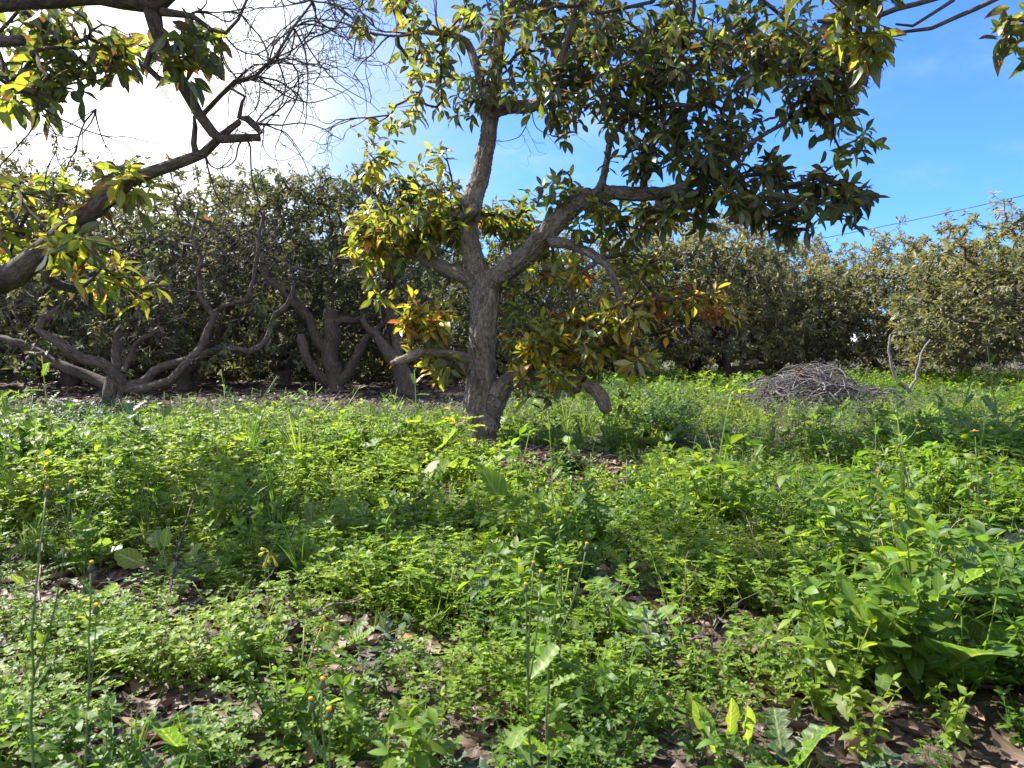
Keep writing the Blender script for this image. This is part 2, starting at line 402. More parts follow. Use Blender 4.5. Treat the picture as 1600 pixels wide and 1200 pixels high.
def rosettes(mb, tips, dirs, tpls, rng, kmin, kmax, size, pr, droop=.62, spread=1.0, back=.13):
    m = len(tips)
    if m == 0: return
    k = rng.integers(kmin, kmax + 1, m); idx = np.repeat(np.arange(m), k)
    j = np.concatenate([np.arange(x) for x in k]); kk = k[idx]
    d = nrm(dirs * .6 + np.array([0, 0, .5]) + rng.normal(0, .25, dirs.shape))[idx]
    ref = np.where(np.abs(d[:, 2:3]) < .9, np.array([[0, 0, 1.]]), np.array([[1., 0, 0]]))
    a = nrm(np.cross(d, ref)); b = np.cross(d, a); ang = j * 2.399 + rng.random(m)[idx] * 6.28 + rng.normal(0, .25, len(j))
    rad_ = a * np.cos(ang)[:, None] + b * np.sin(ang)[:, None]
    f = j / kk                                             # 0 = outer old leaves, 1 = young centre
    open_ = (1.15 - .85 * f) * spread
    X = nrm(rad_ * open_[:, None] + d * (1.0 - .6 * open_)[:, None] * .9 + np.array([0, 0, -1.]) * (droop * (1.2 - f) * rng.uniform(.3, 1.6, len(j)))[:, None] + rng.normal(0, .14, d.shape))
    Z = nrm(d + np.array([0, 0, .5]) + rng.normal(0, .35, d.shape))
    pos = tips[idx] - d * ((1 - f) * back * rng.uniform(.5, 1.2, len(j)))[:, None]
    sz = size * rng.uniform(.7, 1.15, len(j)) * (1 - .25 * f)
    rnd = rng.random(len(j)); prr = np.clip(np.broadcast_to(pr, (m,))[idx] + rng.normal(0, .06, len(j)), 0, 1)
    scatter(mb, tpls, pos, X, Z, sz, rnd, prr, rng)

def blob_targets(blobs, rng):
    """blob: (px,py,D, rx,ry px, rd metres, count, hue[, hollow])"""
    T = []; HU = []
    for b in blobs:
        px, py, D, rx, ry, rd, cnt, hue = b[:8]
        q = rng.normal(0, 1, (cnt, 3)); q = nrm(q) * (rng.random((cnt, 1)) ** (1 / 2.2))
        for v in q:
            dd = D + v[2] * rd; T.append(P(px + v[0] * rx * 1., py + v[1] * ry, dd)); HU.append(hue)
    return np.array(T), np.array(HU)

def remesh_split(name_trunk, root, skel, voxel, mat, names, extra=0.009):
    """all limbs voxel-united to one skin, then cut into trunk and limb meshes that share their borders"""
    mb = MB(); segs = []
    def ball(c, r):
        h_ = np.cos(np.linspace(0, math.pi, 11)); v, q, l = tube(c + np.outer(h_, [0, 0, r]), np.sqrt(np.maximum(1 - h_ ** 2, .0004)) * r, 16, False); mb.add(v, q[:, ::1], l)
        for a_ in (0, 10): mb.add(v[a_ * 16:a_ * 16 + 16], [[0, 1, 2, 3], [0, 3, 4, 5], [0, 5, 6, 7], [0, 7, 8, 9], [0, 9, 10, 11], [0, 11, 12, 13], [0, 13, 14, 15]])
    for k, (nm, pp, rr) in enumerate(skel.paths):
        if nm == 'low right limb':                       # bends tighter than its own thickness: a chain of balls instead
            for i in range(len(pp) - 1):
                for t_ in (0, .25, .5, .75): ball(pp[i] + (pp[i + 1] - pp[i]) * t_, (rr[i] + (rr[i + 1] - rr[i]) * t_) * (1 + .05 * math.sin(i * 2.1)))
            continue
        v, q, l = tube(pp, rr, 16, True, .07, k, .3); mb.add(v, q, l)
        # close the start too
        c = pp[0]; mb.add(np.concatenate([v[:16], (c + (v[:16] - c) * .02)]), [[(i + 1) % 16, i, 16 + i, 16 + (i + 1) % 16] for i in range(16)])
    tmp = mb.build('tmp', mat)
    md = tmp.modifiers.new('r', 'REMESH'); md.mode = 'VOXEL'; md.voxel_size = voxel
    md2 = tmp.modifiers.new('s', 'SMOOTH'); md2.iterations = 5; md2.factor = .6
    dg = bpy.context.evaluated_depsgraph_get(); dg.update()
    me = tmp.evaluated_get(dg).to_mesh()
    V = np.empty(len(me.vertices) * 3); me.vertices.foreach_get('co', V); V = V.reshape(-1, 3)
    N = np.empty(len(me.vertices) * 3); me.vertices.foreach_get('normal', N); N = N.reshape(-1, 3)
    nl = np.empty(len(me.polygons), np.int32); me.polygons.foreach_get('loop_total', nl)
    vi = np.empty(len(me.loops), np.int32); me.loops.foreach_get('vertex_index', vi)
    ls = np.empty(len(me.polygons), np.int32); me.polygons.foreach_get('loop_start', ls)
    q4 = nl == 4; Q = vi[ls[q4][:, None] + np.arange(4)]
    tmp.evaluated_get(dg).to_mesh_clear(); bpy.data.objects.remove(tmp)
    # nearest skeleton point -> limb id and bark coordinates
    SP = np.concatenate([pp for _, pp, _ in skel.paths]); SR = np.concatenate([rr for _, _, rr in skel.paths])
    SI = np.concatenate([np.full(len(pp), i) for i, (_, pp, _) in enumerate(skel.paths)])
    ST = np.concatenate([nrm(np.gradient(pp, axis=0)) for _, pp, _ in skel.paths])
    SS = np.concatenate([np.concatenate([[0], np.cumsum(np.linalg.norm(np.diff(pp, axis=0), axis=1))]) for _, pp, _ in skel.paths])
    near = np.empty(len(V), int)
    for a in range(0, len(V), 4000):
        dd = np.linalg.norm(V[a:a + 4000, None] - SP[None], axis=2) - SR[None] * .9; near[a:a + 4000] = np.argmin(dd, 1)
    t = ST[near]; rel = V - SP[near]; along = (rel * t).sum(1)
    ref = np.where(np.abs(t[:, 2:3]) > .5, np.array([[1., 0, 0]]), np.array([[0, 0, 1.]]))
    ax = nrm(np.cross(t, ref)); ay = np.cross(t, ax)
    L = np.stack([(rel * ax).sum(1), (rel * ay).sum(1), SS[near] + along + SI[near] * 3.1], 1)
    s_ = L[:, 2]; th = np.arctan2(L[:, 1], L[:, 0])
    rid = np.random.default_rng(1).normal(0, .35, len(V)) + np.sin(th * 9 + np.sin(s_ * 7) * 1.5) * .4 + np.sin(th * 17 + s_ * 11 + np.sin(s_ * 19)) * .35 + np.sin(s_ * 31 + np.sin(th * 3) * 2) * .25
    V = V + N * (rid * extra * np.clip(SR[near] / .1, .2, 1.))[:, None]
    own = {}
    for k, (nm, pp, rr) in enumerate(skel.paths):
        own[k] = k
        if nm == 'burl':
            own[k] = min((i_ for i_, q_ in enumerate(skel.paths) if q_[0] != 'burl'), key=lambda i_: float(np.min(np.linalg.norm(skel.paths[i_][1] - pp[2], axis=1) - skel.paths[i_][2])))
    omap = np.array([own[k] for k in range(len(skel.paths))]); fid = omap[SI[near[Q[:, 0]]]]; nl_ = int(omap.max()) + 1
    for _ in range(14):                                  # smooth the borders so every limb stays one piece
        acc = np.zeros((len(V), nl_)); 
        for c_ in range(4): np.add.at(acc, (Q[:, c_], fid), 1)
        fid = np.argmax(acc[Q].sum(1), 1)
    for k, nm in enumerate(names):
        f = Q[np.isin(fid, [k] if not isinstance(nm, tuple) else nm[1])]
        if not len(f) or nm is None: continue
        u, inv = np.unique(f, return_inverse=True)
        mesh_obj(nm if isinstance(nm, str) else nm[0], V[u], inv.reshape(-1, 4), L[u], np.full(len(u), .5), mat, root)

def twigs_mesh(sk, sides=5, thin=4, thr=.006):
    mb = MB()
    for k, (pts, rr) in enumerate(sk.grown):
        pts, rr = smooth_path(pts, rr, .09) if len(pts) < 30 else (pts, rr)
        v, q, l = tube(pts, rr, sides if rr.max() > thr else thin, True, .05, k); mb.add(v, q, l)
    return mb

def bare_twigs(starts, dirs, rng, length=.6, r0=.006, levels=3, curl=.5, out=None):
    """curly dead twigs"""
    out = [] if out is None else out
    for p, d_ in zip(starts, dirs):
        k = rng.integers(10, 17); L = length * rng.uniform(.5, 1.3); pts = [p]; dd = nrm(np.array(d_)); bend = rng.normal(0, curl, 3)
        for i in range(k):
            bend = bend * .7 + rng.normal(0, curl * .9, 3)
            dd = nrm(dd + bend * .26 + rng.normal(0, .07, 3)); pts.append(pts[-1] + dd * L / k)
        pts = np.array(pts); out.append((pts, np.linspace(r0, r0 * .35, len(pts))))
        if levels > 1:
            m = rng.integers(1, 5); ids = rng.integers(2, len(pts) - 1, m)
            bare_twigs(pts[ids], [nrm(pts[i + 1] - pts[i]) + rng.normal(0, .6, 3) for i in ids], rng, length * .6, r0 * .55, levels - 1, curl * 1.15, out)
    return out
def add_twigs(mb, tw, sides=4):
    for k, (p, r) in enumerate(tw):
        v, q, l = tube(p, r, sides, True, 0, k); mb.add(v, q, l)

# ---- the main tree
def main_tree():
    rng = np.random.default_rng(5); D = 6.86
    base = G(755, 692); root = thing('avocado_tree', base, 'gnarled grey avocado tree standing mid picture in the weeds, forked above a bare trunk', 'tree')
    sk = Skel(); px = lambda r, dd=D: r * dd / 1200
    def L(name, pts, step=.06, wob=.004):
        pp = [P(a, b, c) for a, b, c, r in pts]; rr = [px(r, c) * .9 for a, b, c, r in pts]
        return sk.limb(pp, rr, step, name=name, wob=wob, rng=rng)
    L('trunk', [(757, 712, D, 42), (754, 688, D, 37), (752, 668, D, 33), (752, 640, D, 29), (752, 600, D, 26), (754, 550, D, 24), (756, 500, D, 23), (758, 460, D, 26), (757, 436, D, 25)])
    L('stem', [(757, 450, D, 22), (747, 422, D, 19), (737, 390, D, 17), (733, 355, D, 16), (736, 325, D, 19), (747, 285, D, 16), (757, 240, D + .05, 15), (764, 200, D + .05, 14), (768, 160, D, 14), (774, 110, D - .1, 12), (783, 55, D - .2, 10), (800, 0, D - .3, 9), (815, -90, D - .3, 7), (850, -190, D - .3, 5)])
    L('right limb', [(762, 448, D, 22), (790, 423, D - .05, 18), (820, 400, D - .15, 18), (850, 368, D - .25, 18), (880, 338, D - .35, 17), (905, 318, D - .4, 16), (940, 303, D - .5, 13), (985, 302, D - .6, 12), (1040, 302, D - .7, 11), (1085, 283, D - .85, 9), (1125, 262, D - .95, 7), (1170, 225, D - 1.05, 5), (1230, 190, D - 1.1, 4)])
    L('left limb', [(750, 445, D, 17), (724, 430, D + .05, 13), (700, 420, D + .15, 11), (662, 404, D + .3, 10), (625, 388, D + .45, 8), (590, 374, D + .55, 6), (572, 376, D + .6, 4)])
    L('low right limb', [(762, 660, D, 20), (774, 628, D - .05, 18), (790, 600, D - .1, 16), (815, 589, D - .2, 14), (848, 591, D - .3, 13), (885, 597, D - .4, 14), (908, 599, D - .45, 13), (928, 606, D - .47, 12), (940, 621, D - .5, 12), (947, 638, D - .5, 11)])
    L('low left limb', [(745, 580, D, 14), (725, 562, D - .1, 11), (695, 553, D - .25, 9), (660, 548, D - .3, 9), (632, 562, D - .35, 8), (617, 567, D - .37, 7)])
    L('upper right limb', [(770, 175, D, 13), (792, 168, D, 12), (825, 167, D - .1, 11), (850, 155, D - .2, 10), (868, 120, D - .4, 9), (885, 70, D - .6, 7), (900, 10, D - .8, 5)])
    L('upper left limb', [(768, 165, D, 11), (752, 130, D + .1, 8), (742, 95, D + .2, 8), (728, 65, D + .25, 7), (700, 54, D + .2, 5), (655, 52, D + .1, 4), (610, 56, D, 3), (570, 48, D - .1, 2.2), (545, 22, D - .2, 1.6)])
    L('arching branch', [(862, 378, D - .3, 11), (885, 380, D - .4, 9), (912, 390, D - .5, 8), (938, 405, D - .6, 8), (955, 425, D - .65, 7), (966, 460, D - .65, 6.5), (976, 500, D - .65, 6), (990, 540, D - .6, 4)])
    L('side branch', [(928, 310, D - .5, 10), (940, 285, D - .55, 7), (949, 245, D - .6, 6), (957, 212, D - .7, 6), (985, 180, D - .8, 5.5), (1040, 165, D - .9, 5), (1100, 162, D - 1, 4.5), (1150, 140, D - 1.1, 4), (1190, 100, D - 1.2, 3.5)])
    L('crooked branch', [(945, 402, D - .62, 6), (925, 414, D - .5, 5), (905, 428, D - .4, 5), (893, 445, D - .35, 5), (892, 465, D - .3, 4), (905, 490, D - .25, 3)])
    # knots and burls
    for (a, b, dd, r) in [(729, 338, D - .07, 13), (740, 330, D - .1, 10), (783, 437, D - .11, 12), (775, 632, D - .08, 17), (722, 668, D - .02, 12), (768, 165, D - .04, 12), (715, 520 + 60, D, 4), (895, 603, D - .43, 17), (740, 655, D - .1, 12), (765, 670, D - .12, 16), (917, 300, D - .45, 10)]:
        c = P(a, b, dd); q = px(r, dd)
        sk.paths.append(('burl', np.array([c + [0, 0, -q * .7], c + [0, 0, -q * .35], c, c + [0, 0, q * .35], c + [0, 0, q * .7]]), np.array([.45, .85, 1, .85, .45]) * q))
    nb = len(sk.paths)
    fam = ['trunk'] + ['limb'] * 7 + ['branch'] * 3
    remesh_split('trunk', root, sk, .0125, M_bark, fam)
    for (a, b_, dd, r, a2, b2) in [(947, 639, D - .5, 9.5, 950, 645), (617, 567, D - .37, 6, 611, 569)]:      # weathered saw cuts on the two stubs
        p0 = P(a, b_, dd); p1 = P(a2, b2, dd); q = px(r * .85, dd); mb = MB(); v, qq, l = tube(np.array([p0, p0 + (p1 - p0) * .6, p0 + (p1 - p0)]), [q, q, q * .85], 12, True, .05); mb.add(v, qq, l); mb.build('cut_end', M_cut, root)
    # crown
    B = []
    def b(*a): a = list(a); a[6] = max(3, int(round(a[6] * ((.40 if a[0] < 800 and a[1] < 260 else .58) if a[1] < 320 else .92)))); B.append(a)
    # upper crown, centre and left
    b(640, 30, 6.9, 90, 60, .7, 34, .40); b(700, 100, 6.9, 75, 70, .7, 46, .34); b(640, 130, 6.6, 50, 60, .4, 16, .48)
    b(700, 20, 6.9, 110, 60, .9, 40, .35)
    b(850, 30, 6.6, 130, 90, 1.0, 110, .26); b(850, 120, 6.4, 90, 50, .7, 46, .26)
    b(1000, 60, 6.2, 130, 100, 1.0, 130, .22); b(960, 150, 6.2, 90, 50, .6, 44, .22)
    b(1130, 60, 5.9, 130, 100, .9, 130, .22); b(1250, 60, 5.7, 110, 90, .7, 84, .28)
    b(1330, 110, 5.5, 50, 70, .4, 32, .34); b(1090, 200, 5.9, 120, 70, .6, 90, .2)
    b(1010, 230, 6.2, 60, 50, .4, 28, .22); b(1150, 280, 5.8, 100, 55, .5, 64, .2)
    b(1330, 210, 5.5, 45, 50, .3, 18, .38); b(1290, 300, 5.5, 70, 38, .35, 34, .16); b(1350, 292, 5.5, 30, 16, .2, 6, .1)
    b(1200, 320, 5.6, 80, 30, .4, 26, .16); b(1240, 348, 5.5, 22, 14, .1, 4, .2); b(1270, 150, 5.6, 60, 60, .5, 30, .28)
    b(1060, 320, 6.0, 70, 30, .4, 22, .3)
    b(960, 340, 6.3, 90, 45, .6, 34, .38); b(880, 290, 6.5, 60, 30, .4, 20, .42); b(850, 375, 7.2, 60, 50, .4, 22, .45)
    b(870, 190, 6.7, 30, 20, .2, 8, .3); b(730, 160, 6.9, 50, 30, .3, 14, .36)
    # above the frame
    b(900, -160, 6.2, 330, 110, 1.5, 120, .3); b(650, -120, 6.6, 140, 90, 1.2, 40, .35); b(1150, -120, 5.6, 180, 90, 1.2, 50, .3)
    # left lobes
    b(600, 245, 7.1, 65, 60, .5, 38, .42); b(590, 190, 7.0, 40, 30, .3, 9, .44); b(680, 235, 7.0, 40, 20, .3, 8, .42)
    b(640, 345, 7.0, 105, 50, .6, 88, .47); b(580, 370, 7.1, 55, 50, .4, 28, .52); b(700, 330, 7.1, 60, 40, .4, 32, .43)
    b(680, 285, 7.1, 60, 20, .3, 8, .46); b(790, 345, 7.2, 50, 50, .3, 28, .46); b(600, 440, 7.4, 40, 30, .3, 6, .35)
    # low clusters
    b(665, 500, 6.6, 45, 50, .25, 34, .66); b(690, 560, 6.6, 34, 30, .2, 7, .45)
    b(835, 530, 6.5, 50, 38, .3, 24, .58); b(900, 535, 6.4, 75, 36, .35, 32, .60); b(975, 555, 6.5, 50, 24, .3, 7, .58); b(860, 582, 6.1, 55, 12, .2, 9, .54); b(800, 480, 6.8, 30, 40, .3, 8, .5)
    b(935, 490, 6.4, 70, 45, .35, 26, .64); b(1010, 480, 6.3, 70, 45, .4, 22, .66); b(1000, 545, 6.3, 40, 40, .3, 12, .56); b(1080, 465, 6.3, 60, 25, .3, 12, .80); b(1140, 478, 6.2, 50, 22, .2, 8, .78)
    b(880, 425, 6.6, 60, 25, .3, 14, .66); b(1000, 400, 6.3, 60, 30, .3, 14, .5)
    T, HU = blob_targets(B, rng); nT = len(T)
    DS = [(590, 55, 6.85), (560, 45, 6.75), (640, 52, 6.95), (610, 55, 6.85), (575, 50, 6.8), (545, 25, 6.7), (610, 180, 7.0), (690, 55, 6.9), (540, 20, 6.7), (825, 180, 6.7), (832, 178, 6.72), (960, 440, 6.2), (1015, 450, 6.2), (880, 470, 6.6), (1180, 100, 5.6), (1300, 150, 5.5)]
    T = np.concatenate([T, [P(*q) for q in DS]])
    allow = np.ones(len(sk.p)); allow[:40] = 3.0
    # the sky gap right of the stem stays open
    sk.grow(T, rng, allow=allow, kmax=.018)
    twm = twigs_mesh(sk); DT = list(sk.tips[nT:]); sk.tips = sk.tips[:nT]; sk.tipdir = sk.tipdir[:nT]
    dead = bare_twigs(DT[:9], [(-1, 0, .3), (-1, 0, .7), (-.8, -.2, -.2), (-1, .2, -.5), (-1, 0, 0), (-.9, 0, .5), (-1, 0, .1), (-.6, 0, .9), (-.5, 0, -1)], rng, .95, .009, 4, .5)
    add_twigs(twm, dead)
    hang = bare_twigs(DT[9:], [(0, 0, -1), (.3, 0, -1), (-.5, 0, -.6), (1, 0, .2), (-.3, 0, -1), (.5, 0, -.6), (.2, 0, -1)], rng, .5, .005, 3, .45)
    add_twigs(twm, hang)
    twm.build('twigs', M_twig, root)
    lm = MB(); rosettes(lm, sk.tips, sk.tipdir, AVT, rng, 7, 11, .158, HU + rng.normal(0, .09, len(HU)))
    # young shoots low on the trunk
    for (a, b2, dd, sz, hu) in [(703, 640, 6.7, .09, .80), (818, 610, 6.2, .13, .5), (975, 618, 6.2, .13, .42), (812, 590, 6.3, .14, .45), (860, 610, 6.2, .13, .5)]:
        p0 = P(a, b2, dd); rosettes(lm, np.array([p0]), np.array([[0, 0, 1.]]), AVT, rng, 7, 9, sz, np.array([hu]))
    lm.build('foliage', M_avo, root)
    # the trunk parts were built in world space: shift children so the empty sits at the base
    for c in root.children: c.location = (-base[0], -base[1], -base[2])
    return root
main_tree()

def traced(sk, pts, step=.08, wob=.006, rng=RNG, name='limb'):
    pp = [P(a, b, c) for a, b, c, r in pts]; rr = [r * TH[0] * c / 1200 for a, b, c, r in pts]
    return sk.limb(pp, rr, step, name=name, wob=wob, rng=rng)
TH = [1.]
def limbs_to_parts(sk, root, mat, sides=12, names=None):
    for k, (nm, pp, rr) in enumerate(sk.paths):
        v, q, l = tube(pp, rr, sides, True, .09, k, .25); l[:, 2] += k * 2.3
        mb = MB(); mb.add(v, q, l); mb.build(nm, mat, root)
def shift(root, base):
    for c in root.children: c.location = (-float(base[0]), -float(base[1]), -float(base[2]))

# ---- near tree on the left, trunk outside the frame
def near_tree():
    rng = np.random.default_rng(8)
    base = np.array([-3.9, 3.9, 0.]); root = thing('avocado_tree', base, 'close avocado tree at left edge, thick dark limbs arching over the top left corner', 'tree')
    sk = Skel(); d = 3.7; TH[0] = .68
    sk.limb([base + [0, 0, -.1], base + [.02, 0, .5], base + [.05, -.05, 1.0], base + [.15, -.05, 1.35]], [.24, .19, .17, .15], .08, name='trunk')
    traced(sk, [(-480, 470, 3.9, 40), (-200, 462, 3.8, 36), (-60, 455, 3.7, 32), (20, 430, d, 29), (60, 398, d, 26), (100, 362, d, 22), (150, 325, d, 19), (195, 288, d, 16), (245, 268, d, 14), (290, 250, d, 13), (318, 240, d, 11), (345, 215, d, 9), (375, 190, d - .05, 6)], name='limb')
    traced(sk, [(-480, 380, 3.9, 36), (-330, 150, 3.8, 32), (-180, 40, 3.7, 30), (0, 2, d - .1, 20), (60, -2, d - .15, 23), (120, -8, d - .2, 26), (190, -8, d - .2, 33), (245, 2, d - .2, 30), (262, -20, d - .2, 28), (330, -90, d - .2, 22), (420, -200, d - .2, 16)], name='limb')
    traced(sk, [(235, 0, d - .2, 22), (244, 45, d - .17, 16), (262, 90, d - .13, 15), (285, 130, d - .1, 14), (308, 175, d - .07, 12), (330, 208, d - .05, 12), (345, 219, d - .05, 10), (375, 216, d - .05, 9), (403, 214, d - .05, 8)], name='limb')
    traced(sk, [(408, 208, d - .05, 5), (398, 195, d - .05, 8), (385, 183, d - .05, 8), (372, 180, d - .05, 6), (378, 160, d - .05, 4), (383, 152, d - .05, 3), (360, 138, d - .05, 3)], name='branch')
    traced(sk, [(258, 60, d - .15, 8), (235, 82, d - .15, 7), (228, 102, d - .15, 8), (248, 122, d - .12, 7), (268, 128, d - .1, 6)], name='branch')
    traced(sk, [(308, 250, d, 9), (303, 225, d, 7), (302, 200, d, 6), (300, 180, d, 3)], name='branch')
    traced(sk, [(-120, 75, 3.7, 12), (-40, 65, 3.6, 13), (10, 61, 3.5, 13), (36, 64, 3.5, 12)], name='branch')
    traced(sk, [(318, 178, d, 6), (345, 148, d, 5), (366, 128, d, 6), (400, 118, d, 4), (432, 90, d, 3.5), (460, 45, d, 3), (485, 5, d, 2.5), (500, -60, d, 2)], name='branch')
    traced(sk, [(252, 18, d - .2, 10), (300, 25, d - .2, 6), (330, 45, d - .2, 4.5), (352, 52, d - .2, 4.5), (372, 30, d - .2, 3.5), (385, 0, d - .2, 3), (400, -50, d - .2, 3)], name='branch')
    traced(sk, [(64, 405, d, 14), (72, 420, d, 12), (74, 436, d, 11), (95, 447, d + .1, 10), (122, 454, d + .2, 9)], name='branch')
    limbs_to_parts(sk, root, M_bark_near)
    B = [(90, 60, 4.3, 150, 60, .5, 40, .36), (30, 130, 4.2, 80, 50, .4, 16, .36), (170, 90, 4.2, 60, 60, .3, 10, .4), (60, 300, 4.3, 90, 40, .4, 12, .46), (20, 350, 4.2, 70, 60, .4, 14, .50), (185, 265, 3.7, 50, 25, .2, 7, .55), (105, 375, 3.6, 60, 40, .3, 10, .5), (170, 430, 4.4, 90, 30, .4, 14, .62), (150, 290, 3.8, 30, 24, .2, 3, .93), (300, 50, 3.6, 40, 30, .3, 8, .35),
         (-120, 150, 3.7, 100, 150, .5, 20, .4), (200, -120, 3.8, 250, 60, .6, 20, .4), (290, 90, 3.5, 26, 36, .1, 5, .42)]
    spots = [(460, 45, d, .2, -1, 2), (366, 128, d, .6, .5, 4), (398, 195, d, .8, .4, 6), (345, 48, d - .2, .4, -1, 3), (432, 90, d, 1, -.3, 4), (485, 0, d, .4, -.8, 4), (330, 45, d - .2, .2, -.8, 2), (400, 118, d, .7, -.6, 3), (560, -60, 4.4, .1, -1, 3), (300, 20, d - .2, .6, .1, 3), (385, 215, d, .3, -1, 2), (500, -40, 4.4, -.1, -1, 3), (150, 170, 3.9, -.2, -1, 3), (60, 160, 3.9, .3, -1, 3), (320, 240, d, .6, -1, 2), (420, 100, d, .2, .9, 4), (465, 40, d, .8, .2, 3), (30, 300, 3.8, .5, -.6, 3), (140, 440, 4.2, .9, .3, 3)]
    T, HU = blob_targets(B, rng); nT = len(T); sk.grow(np.concatenate([T, [P(*q[:3]) for q in spots]]), rng, kmax=.010, rk=.002); tm = twigs_mesh(sk); st = []; dr = []
    for q, (a, b, dd_, x, z, n_) in zip(sk.tips[nT:], spots):
        for _ in range(n_): st.append(q); dr.append((x + rng.normal(0, .4), rng.normal(0, .3), z + rng.normal(0, .4)))
    sk.tips = sk.tips[:nT]; sk.tipdir = sk.tipdir[:nT]
    add_twigs(tm, bare_twigs(st, dr, rng, .55, .0048, 3, .6))
    tm.build('twigs', M_twig, root)
    lm = MB(); rosettes(lm, sk.tips, sk.tipdir, AVT, rng, 5, 9, .15, HU - .04); TH[0] = 1.
    lm.build('foliage', M_avo, root); shift(root, base)
near_tree()

def corner_tree():
    rng = np.random.default_rng(9); base = np.array([4.6, 3.6, 0.])
    root = thing('avocado_tree', base, 'avocado tree whose thin leafy twigs hang into the top right corner of the view', 'tree')
    sk = Skel()
    sk.limb([base + [0, 0, -.1], base + [0, 0, .7], base + [-.1, 0, 1.5], base + [-.3, 0, 2.3], base + [-.5, 0, 2.9]], [.2, .16, .14, .1, .07], .1, name='trunk')
    d = 3.9
    traced(sk, [(2080, -250, 3.6, 14), (1850, -170, d, 9), (1680, -90, d, 6), (1560, -5, d, 4), (1500, 22, d, 3.5), (1455, 45, d, 3), (1405, 52, d, 2.2)], name='branch')
    traced(sk, [(1680, -90, d, 5), (1580, -60, d, 4.5), (1470, -5, d, 4), (1400, 16, d, 4), (1345, 32, d, 3.6), (1290, 35, d, 3), (1275, 34, d, 2.2)], name='branch')
    traced(sk, [(1490, 0, d, 3), (1460, 20, d, 2.5), (1425, 42, d, 2.2), (1400, 38, d, 1.6)], name='branch')
    traced(sk, [(1620, -50, d, 4), (1640, 10, d, 3), (1610, 35, d, 2.5), (1575, 30, d, 2)], name='branch')
    limbs_to_parts(sk, root, M_twig, 8)
    B = [(1330, 15, d, 55, 22, .2, 14, .44), (1370, 70, d, 36, 24, .15, 7, .52), (1575, 40, d, 34, 20, .15, 6, .36), (1640, 30, d, 50, 40, .3, 12, .3), (1330, -60, d, 120, 40, .4, 24, .3), (1800, -150, d, 200, 120, .5, 50, .3)]
    T, HU = blob_targets(B, rng); sk.grow(T, rng, kmax=.008, rk=.0015); twigs_mesh(sk).build('twigs', M_twig, root)
    lm = MB(); rosettes(lm, sk.tips, sk.tipdir, AVT, rng, 6, 9, .14, HU); lm.build('foliage', M_avo, root); shift(root, base)
corner_tree()

# ---- middle-distance trees traced at the left
def traced_tree(basepx, limbs, blobs, label, group, seed, size=.15, mat=M_avo_far, bark=M_bark_far, dead=(), trunk=None, names=None, tpl=AVT_MID, bareb=(), th=1.):
    rng = np.random.default_rng(seed); TH[0] = th; base = G(*basepx); root = thing('avocado_tree', base, label, 'tree', group)
    sk = Skel()
    for k, l in enumerate(limbs): traced(sk, l, .10, .03, rng, 'trunk' if k == 0 else 'limb')
    limbs_to_parts(sk, root, bark, 12)
    TH[0] = 1.; T, HU = blob_targets(blobs, rng); nT = len(T)
    if bareb: TB, _ = blob_targets(bareb, rng); T = np.concatenate([T, TB])
    sk.grow(T, rng, kmax=.026, rk=.0045, rmin=.0045, wig=.22)
    tm = twigs_mesh(sk, 5, 3)
    if bareb:
        k = np.arange(nT, len(T)); add_twigs(tm, bare_twigs(list(sk.tips[k]), [q + rng.normal(0, .5, 3) for q in sk.tipdir[k]], rng, .5, .006, 3, .5), 3)
        sk.tips = sk.tips[:nT]; sk.tipdir = sk.tipdir[:nT]
    tm.build('twigs', M_twig, root)
    lm = MB(); rosettes(lm, sk.tips, sk.tipdir, tpl, rng, 7, 11, size, HU); lm.build('foliage', mat, root); shift(root, base)
d = 10.7
